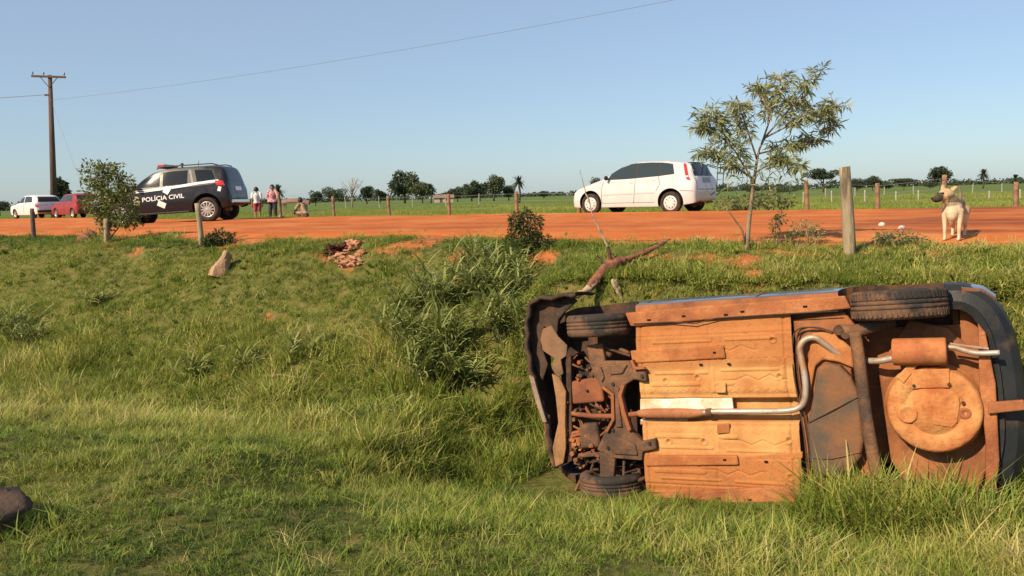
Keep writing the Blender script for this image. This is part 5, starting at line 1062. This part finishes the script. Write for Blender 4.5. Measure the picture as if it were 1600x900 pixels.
def dead_tree():
    b = G(938, 448); root = empty('uprooted_trunk', b, 0, 'uprooted reddish dead trunk with forked branches behind the overturned car', 'dead tree'); Y = b.y
    def T_(pts, r, m, name):
        if isinstance(r, list) and len(r) > 2: r = [float(q) for q in np.interp(np.linspace(0, 1, 8 * (len(pts) - 1) + 1), np.linspace(0, 1, len(r)), r)]
        o_ = MB().tube([V(x, y, Y + d) - b for x, y, d in pts for _ in (0,)] if len(pts) < 3 else catmull([V(x, y, Y + d) - b for x, y, d in pts], 8), r, 10).build(name, m, root, smooth=True)
        roughen(root.children[-1] if False else o_, .022 if name == 'trunk' else .012, 24)
    T_([(918, 452, -.12), (930, 438, -.05), (948, 418, .05), (962, 410, .08), (975, 407, .12)], [.03, .045, .042, .052, .05, .056, .052, .06, .066, .075, .07, .058, .05, .05, .04], WOODR, 'trunk')
    T_([(962, 412, .08), (985, 403, .15), (1008, 394, .25), (1030, 383, .35), (1046, 374, .4)], [.045, .035, .028, .03, .02, .014, .006], WOODR, 'branch')
    T_([(930, 440, -.05), (918, 452, -.12), (906, 460, -.2), (896, 466, -.25)], [.05, .018], TWIG, 'root_end')
    T_([(954, 412, .05), (952, 395, .02), (950, 384, 0)], [.028, .012], WOODR, 'branch')
    T_([(950, 386, 0), (940, 366, 0), (932, 350, .0), (926, 335, 0), (920, 315, 0), (912, 290, 0), (906, 264, 0)], [.013, .0035], TWIG, 'branch')
    T_([(945, 414, .05), (938, 405, .0), (932, 398, -.05)], [.014, .006], TWIG, 'branch')
    T_([(985, 404, .15), (980, 418, .12), (982, 430, .1)], [.012, .005], WOODR, 'branch')
    for k in range(9): x = rng.uniform(940, 985); T_([(x, 414, .1), (x + rng.normal(0, 4), 424, .05), (x + rng.normal(0, 9), 434, .02)], [.008, .003], WOODR, 'root')
    q = G(972, 470); shard('broken_wood_stub', [(972, 470), V(957, 436, q.y), V(963, 447, q.y), V(968, 458, q.y), V(973, 471, q.y)], [.03, .042, .05, .052, .05, .048, .046, .042, .038, .034, .03, .026, .02, .014, .01, .006], WOODL, 'pale splintered wood stub hanging below the uprooted trunk', 'wood')
    q = G(848, 446); shard('dead_log', [(848, 446), V(828, 451, q.y), V(842, 444, q.y), V(856, 438, q.y), V(871, 430, q.y)], [.012, .02, .026, .03, .032, .034, .034, .035, .036, .036, .036, .036, .035, .034, .032, .03], WOODR, 'short reddish log lying in grass above the torn front bumper', 'log')
dead_tree()
def rock_mesh(sx, sy, sz, seed, sub=3, amp=.25, fr=1.6):
    bm = bmesh.new(); bmesh.ops.create_icosphere(bm, subdivisions=sub, radius=1)
    for v in bm.verts:
        n = noise.noise(v.co * fr + Vector((seed * 3.1, seed, 0))) + .5 * noise.noise(v.co * fr * 2.3 + Vector((seed, 0, seed)))
        v.co *= 1 + amp * n; v.co = Vector((v.co.x * sx, v.co.y * sy, v.co.z * sz))
    me = bpy.data.meshes.new('rock'); bm.to_mesh(me); bm.free(); return me
def stump():
    b = G(350, 428); o = MB().tube(catmull([V(342, 434, b.y) - b, V(346, 420, b.y + .03) - b, V(351, 408, b.y + .06) - b, V(356, 394, b.y + .1) - b], 6), [float(q) for q in np.interp(np.linspace(0, 1, 19), [0, .25, .6, .9, 1], [.17, .15, .11, .075, .06])], 12, flat=.8).build('stump', mat('stump_tan', (.36, .22, .125), (.44, .29, .17), scale=7, rough=.95, bump=.7, c3=(.24, .14, .08), s3=4), None)
    roughen(o, .03, 9); o.location = b; tag(o, 'tan tapering stump leaning out of the grassy bank', 'stump')
stump()
EARTH = mat('red_clod', (.36, .14, .075), (.48, .24, .15), scale=6, rough=1, bump=.6, c3=(.26, .09, .05), s3=3)
EARTH_SHADE = mat('hole_shade_clod', (.07, .028, .018), (.13, .05, .03), scale=6, rough=1, bump=.6)  # brown clods coloured darker to paint the shade of the cavity
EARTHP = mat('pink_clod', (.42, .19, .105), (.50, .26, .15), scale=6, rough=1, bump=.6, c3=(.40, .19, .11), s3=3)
CL = [(514, 398, .09, EARTH_SHADE), (524, 394, .10, EARTH_SHADE), (533, 391, .08, EARTH_SHADE), (541, 387, .09, EARTH_SHADE), (549, 384, .08, EARTHP), (558, 386, .09, EARTHP), (545, 396, .07, EARTHP), (530, 402, .08, EARTHP), (537, 406, .07, EARTHP), (556, 410, .10, EARTHP), (543, 413, .09, EARTHP), (532, 412, .07, EARTHP), (563, 398, .06, EARTH), (520, 405, .06, EARTHP)]
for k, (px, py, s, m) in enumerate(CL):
    b = G(px, py); o = link('earth_clod', rock_mesh(s * 1.3, s, s * .62, k + 2, 3, .75, 2.2), m, None, False); o.location = b + Vector((0, 0, s * .12)); o.rotation_euler = (k * .4 % .6 - .3, k * .7 % .5, k * 1.3); tag(o, 'brown earth lump darkened for the shade inside the eroded hole below the road edge' if m is EARTH_SHADE else 'pinkish broken earth lump spilling from the eroded hole' if m is EARTHP else 'red earth lump at the rim of the eroded hole', 'earth clod', 'earth lumps at the eroded hole')
for k, (px, py) in enumerate(((133, 378), (141, 374))):
    b = G(px, py); o = link('earth_clod', rock_mesh(.13, .11, .12, k + 30, 2, .45), mat('dark_clod', (.16, .06, .035), (.24, .10, .06), rough=1), None, True); o.location = b + Vector((0, 0, .05)); tag(o, 'dark red earth lump beside the leafy bush', 'earth clod', 'dark earth lumps by the bush')
for k, (px, py) in enumerate(((1378, 354), (1409, 359))):
    b = G(px, py); o = link('stone', rock_mesh(.045, .04, .035, k + 40, 2, .3), mat('pale_stone', (.62, .58, .52), rough=.9), None, True); o.location = b + Vector((0, 0, .02)); tag(o, 'small pale stone lying on the road edge before the dog', 'stone', 'pale stones at the road edge')
def mound():
    b = on(-3.12, 4.15); me = rock_mesh(.42, .28, .17, 12, 4, .3, 1.8); o = link('termite_mound', me, mat('mound_earth_shaded', (.06, .04, .03), (.10, .065, .045), scale=5, rough=1, bump=.8), None, True); o.location = b + Vector((0, 0, .08)); tag(o, 'brown earth mound darkened for shade, half out of view beside its long shadow', 'mound')  # brown earth, darkened further to hold the shade it lies in
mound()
b = G(682, 445); o = link('litter_scrap', rock_mesh(.03, .012, .055, 50, 2, .5), mat('grey_scrap', (.42, .40, .40), rough=.6), None, True); o.location = b + Vector((0, 0, .06)); tag(o, 'pale grey scrap caught in the cane grass', 'litter')
# ------------------------------------------------------------------ people and dog
def fuse(name, mb, voxel, mats, parent, smooth_it=6):
    o = mb.build(name, mats, parent); r = o.modifiers.new('r', 'REMESH'); r.mode = 'VOXEL'; r.voxel_size = voxel; s = o.modifiers.new('s', 'SMOOTH'); s.iterations = smooth_it; s.factor = .5; bake(o)
    me = o.data; me.materials.clear()
    for m in mats: me.materials.append(m)
    for p in me.polygons: p.use_smooth = True; p.material_index = 0
    return o
def garment(name, body, pred, off, m, parent):
    bm = bmesh.new(); bm.from_mesh(body.data); bm.faces.ensure_lookup_table(); bm.normal_update()
    bmesh.ops.delete(bm, geom=[f for f in bm.faces if not pred(f.calc_center_median())], context='FACES')
    for v in bm.verts: v.co += v.normal * off * (1 + .5 * noise.noise(v.co * 14))
    me = bpy.data.meshes.new(name); bm.to_mesh(me); bm.free(); me.materials.clear(); o = link(name, me, m, parent, True); s = o.modifiers.new('t', 'SOLIDIFY'); s.thickness = .006; s.offset = 1; return o
SKIN = mat('skin', (.30, .17, .11), (.34, .20, .13), rough=.6); HAIR = mat('hair', (.012, .010, .010), (.02, .016, .014), scale=20, rough=.6)
def person(name, loc, facing, H_, J, label, cloth):
    """J: joints in head units of a 1.7 m figure facing +y; cloth: list of (name, predicate, offset, material)"""
    root = empty(name, loc, facing, label, 'person'); k = H_ / 1.7; mb = MB(); P = {a: Vector(b) for a, b in J.items()}
    def limb(a, c, r0, r1, n=5): mb.tube([P[a].lerp(P[c], i / n) for i in range(n + 1)], [r0 + (r1 - r0) * i / n for i in range(n + 1)], 10); mb.ball(P[c], r1 * 1.02, seg=10); mb.ball(P[a], r0 * 1.02, seg=10)
    mb.tube(catmull([P['hip'] - Vector((0, 0, .06)), P['hip'] + Vector((0, 0, .06)), P['waist'], P['chest'], P['neck'] - Vector((0, 0, .05))], 4), [.13, .15, .155, .155, .15, .14, .13, .125, .125, .13, .14, .15, .15, .14, .12, .09, .06], 14, flat=.68)
    limb('neck', 'head', .055, .05)
    h = P['head'] + Vector((0, .015, .06)); mb.ball(h, .105, (.80, .95, 1.12), 14); mb.ball(h + Vector((0, .095, -.02)), .022, (.7, 1, 1.1), 8); mb.ball(h + Vector((0, .06, -.075)), .05, (.8, .8, .7), 8)
    for s, c in ((1, 'l'), (-1, 'r')):
        mb.ball(h + Vector((s * .085, 0, -.01)), .028, (.4, .8, 1.1), 8)
        limb(c + 'sh', c + 'el', .05, .038); limb(c + 'el', c + 'wr', .038, .026)
        w = P[c + 'wr']; d = (w - P[c + 'el']).normalized(); side = d.cross(Vector((0, 1, 0))); side = side.normalized() if side.length > .2 else Vector((1, 0, 0)); mb.tube([w, w + d * .05, w + d * .09], [.026, .036, .034], 8, flat=.6)
        for q in range(4): a = w + d * .085 + side * (q - 1.5) * .019; L = (.065, .078, .074, .058)[q]; mb.tube([a, a + d * L * .5, a + d * L * .9 + Vector((0, .012, 0))], [.0105, .010, .008], 6)
        a = w + d * .03 + side * .03; mb.tube([a, a + side * .025 + d * .03, a + side * .03 + d * .06], [.012, .011, .009], 6)
        limb(c + 'hp', c + 'kn', .085, .055); limb(c + 'kn', c + 'an', .055, .036); f = P[c + 'an']; mb.tube([f + Vector((0, -.04, -.04)), f + Vector((0, .05, -.045)), f + Vector((0, .16, -.06))], [.04, .042, .026], 8, flat=.8)
    mb.v = [tuple(Vector(p) * k) for p in mb.v]
    body = fuse('body', mb, .0085 * k, [SKIN], root, 5)
    for nm, pr_, off, m in cloth: garment(nm, body, (lambda c, q=pr_: q(c / k)), off, m, root)
    hd = h
    garment('hair', body, lambda c: (c / k - hd).length < .16 and ((c / k).z > hd.z + .055 or ((c / k).y < hd.y + .02 and (c / k).z > hd.z - .06)), .018, HAIR, root)
    for s in (-1, 1): MB().ball((hd + Vector((s * .035, .092, .012))) * k, .011 * k, seg=8).build('eye', HAIR, root)
    return root
stand = dict(hip=(0, 0, .93), waist=(0, 0, 1.10), chest=(0, .01, 1.30), neck=(0, 0, 1.47), head=(0, .01, 1.54), lsh=(-.18, 0, 1.40), lel=(-.23, -.02, 1.12), lwr=(-.24, .05, .88), rsh=(.18, 0, 1.40), rel=(.23, -.02, 1.12), rwr=(.24, .05, .88), lhp=(-.09, 0, .90), lkn=(-.10, .02, .50), lan=(-.10, -.01, .085), rhp=(.09, 0, .90), rkn=(.10, .02, .50), ran=(.10, -.01, .085))
def cl(name, c, c2): return mat(name, c, c2, scale=9, rough=.9)
torso = lambda c, z0, z1, arm=.30: z0 < c.z < z1 and abs(c.x) < arm
p = V(403, 341, 34.5)
person('person', on(p.x, p.y), .25, 1.48, stand, 'person in white shirt and red shorts standing with back turned', [('shirt', lambda c: (.90 < c.z < 1.46 and abs(c.x) < .19) or (1.18 < c.z < 1.46), .016, cl('white_cloth', (.74, .70, .68), (.62, .58, .58))), ('shorts', lambda c: .56 < c.z < .95 and abs(c.x) < .185, .022, cl('red_cloth', (.42, .07, .075), (.33, .05, .06)))])
p = V(428, 339, 34); J2 = dict(stand, rel=(.30, -.02, 1.16), rwr=(.17, .10, 1.0), lel=(-.30, .02, 1.15), lwr=(-.22, .16, .98), head=(-.02, .02, 1.54), rkn=(.13, .08, .50), ran=(.15, .04, .085))
person('person', on(p.x, p.y), 2.9, 1.55, J2, 'person in red patterned shirt and dark trousers with hands on hips', [('shirt', lambda c: (.88 < c.z < 1.46 and abs(c.x) < .20) or (1.16 < c.z < 1.46), .018, mat('plaid', (.45, .06, .08), (.62, .42, .42), scale=26, rough=.9, lo=.47, hi=.53)), ('trousers', lambda c: .16 < c.z < .93 and abs(c.x) < .21, .02, cl('dark_cloth', (.025, .024, .03), (.05, .045, .05)))])
p = V(475, 338, 33); J3 = dict(hip=(0, -.10, .26), waist=(0, -.04, .44), chest=(0, .06, .62), neck=(0, .12, .80), head=(0, .15, .86), lsh=(-.17, .11, .74), lel=(-.24, .26, .52), lwr=(-.12, .40, .42), rsh=(.17, .11, .74), rel=(.24, .26, .52), rwr=(.12, .40, .42), lhp=(-.10, -.08, .26), lkn=(-.15, .30, .47), lan=(-.13, .10, .085), rhp=(.10, -.08, .26), rkn=(.15, .30, .47), ran=(.13, .10, .085))
person('person', on(p.x, p.y), 1.1, 1.62, J3, 'person in tan top crouching by the far road edge', [('shirt', lambda c: c.z > .36 and c.z < .80 and c.y < .24, .016, cl('tan_cloth', (.40, .27, .16), (.32, .21, .13))), ('trousers', lambda c: .12 < c.z < .56 and not (c.z > .36 and c.y < .12), .014, cl('brown_cloth', (.11, .05, .04), (.15, .07, .05)))])
p = V(440, 338, 33.4); bk = MB().lathe([(.001, 0), (.10, 0), (.13, .26), (.135, .27), (.12, .27), (.09, .02), (.001, .02)], 16, 'z').build('bucket', mat('cream_plastic', (.62, .58, .40), rough=.5), None, True); bk.location = on(p.x, p.y); tag(bk, 'cream plastic bucket on the ground behind the standing people', 'bucket')
p = V(420, 340, 33.6); 
for k, dx in enumerate((-.0, .38)):
    bg = link('bag', rock_mesh(.17, .13, .15, 60 + k, 3, .2), mat('bag_dark', (.03, .02, .025), (.06, .035, .035), rough=.7), None, True); bg.location = on(p.x + dx, p.y) + Vector((0, 0, .10)); tag(bg, 'dark bag on the ground at the feet of the red shirted person', 'bag', 'bags at the feet of the standing people')
def dog():
    b = G(1490, 375); root = empty('dog', b, math.radians(-36), 'tan dog with dark muzzle standing at the road edge', 'dog'); mb = MB()
    # local: faces -y; head turned to -x
    mb.tube(catmull([(0, -.20, .335), (0, -.12, .325), (0, .05, .335), (0, .20, .355), (0, .32, .36), (0, .38, .345)], 4), [.07, .09, .10, .106, .11, .11, .108, .104, .10, .094, .088, .082, .078, .078, .08, .08, .078, .075, .07, .06, .045], 14)
    mb.ball((0, -.13, .325), .105, (.95, .9, 1.15), 14); mb.ball((0, -.19, .295), .075, (.95, .7, 1.25), 12)
    mb.tube(catmull([(0, -.13, .375), (-.02, -.19, .42), (-.05, -.225, .455)], 4), [.09, .085, .08, .075, .072, .068, .066, .064, .062], 12)
    mb.ball((-.055, -.235, .478), .076, (1.0, .95, .90), 14)
    mb.tube([(-.075, -.255, .470), (-.105, -.285, .452), (-.13, -.312, .438), (-.145, -.328, .434)], [.058, .048, .042, .035], 12, flat=.9); mb.ball((-.148, -.331, .437), .031, (1, 1, .9), 8)
    for s in (-1, 1):
        mb.tube(catmull([(s * .072, -.14, .32), (s * .082, -.145, .23), (s * .080, -.155, .145), (s * .078, -.145, .06), (s * .078, -.15, .025)], 4), [.052, .05, .046, .041, .036, .032, .029, .026, .025, .024, .023, .021, .020, .020, .020, .022, .026], 10)
        mb.tube([(s * .078, -.14, .022), (s * .078, -.19, .018)], [.027, .023], 8, flat=.75)
        mb.tube(catmull([(s * .058, .32, .33), (s * .072, .29, .24), (s * .072, .33, .165), (s * .070, .39, .12), (s * .070, .375, .06), (s * .070, .37, .025)], 4), [.072, .076, .072, .064, .054, .047, .041, .036, .032, .028, .025, .023, .022, .021, .020, .020, .020, .020, .020, .022, .024], 10)
        mb.tube([(s * .070, .375, .022), (s * .070, .325, .018)], [.026, .022], 8, flat=.75)
    for c0, c1, c2 in (((-.09, -.185, .53), (-.098, -.178, .565), (-.10, -.172, .59)), ((-.005, -.205, .53), (.025, -.185, .555), (.05, -.17, .558))): mb.tube([c0, c1, c2], [.032, .023, .007], 8, flat=.5)
    mb.tube(catmull([(0, .36, .375), (.0, .43, .43), (-.01, .45, .51), (-.02, .44, .57)], 4), [.028, .011], 8)
    fur = mat('tan_fur', (.42, .27, .145), (.52, .36, .21), scale=26, rough=.95, bump=.35, bscale=90); cream = mat('cream_fur', (.58, .44, .28), (.66, .53, .36), scale=26, rough=.95, bump=.35, bscale=90); dk = mat('dark_fur', (.04, .028, .022), (.075, .05, .038), scale=20, rough=.95); gr = mat('grey_fur', (.16, .115, .08), (.24, .17, .11), scale=26, rough=.95, bump=.3, bscale=90)
    mb.v = [(v[0] if v[1] < -.17 and v[2] > .38 else v[0] * .84, v[1], v[2]) for v in mb.v]
    o = fuse('body', mb, .007, [fur, cream, dk, gr], root, 8)
    for p in o.data.polygons:
        c = p.center; n = noise.noise(c * 16) * .02
        if (c.x * .62 + c.y * .78) < -.285 + n * .6 and c.z > .37 and c.z < .505: p.material_index = 2
        elif c.z < .26 + n or (c.y < -.14 + n and c.z < .40): p.material_index = 1
        elif c.z > .36 + n and c.y > -.1: p.material_index = 3
        elif c.z > .38 and c.z < .47 and c.x > -.03 + n: p.material_index = 3
    MB().ball((-.072, -.312, .497), .010, seg=8).build('eye', HAIR, root); MB().ball((-.128, -.256, .494), .010, seg=8).build('eye', HAIR, root)
    MB().ball((-.165, -.348, .444), .015, (1, 1, .8), 8).build('nose', HAIR, root)
dog()
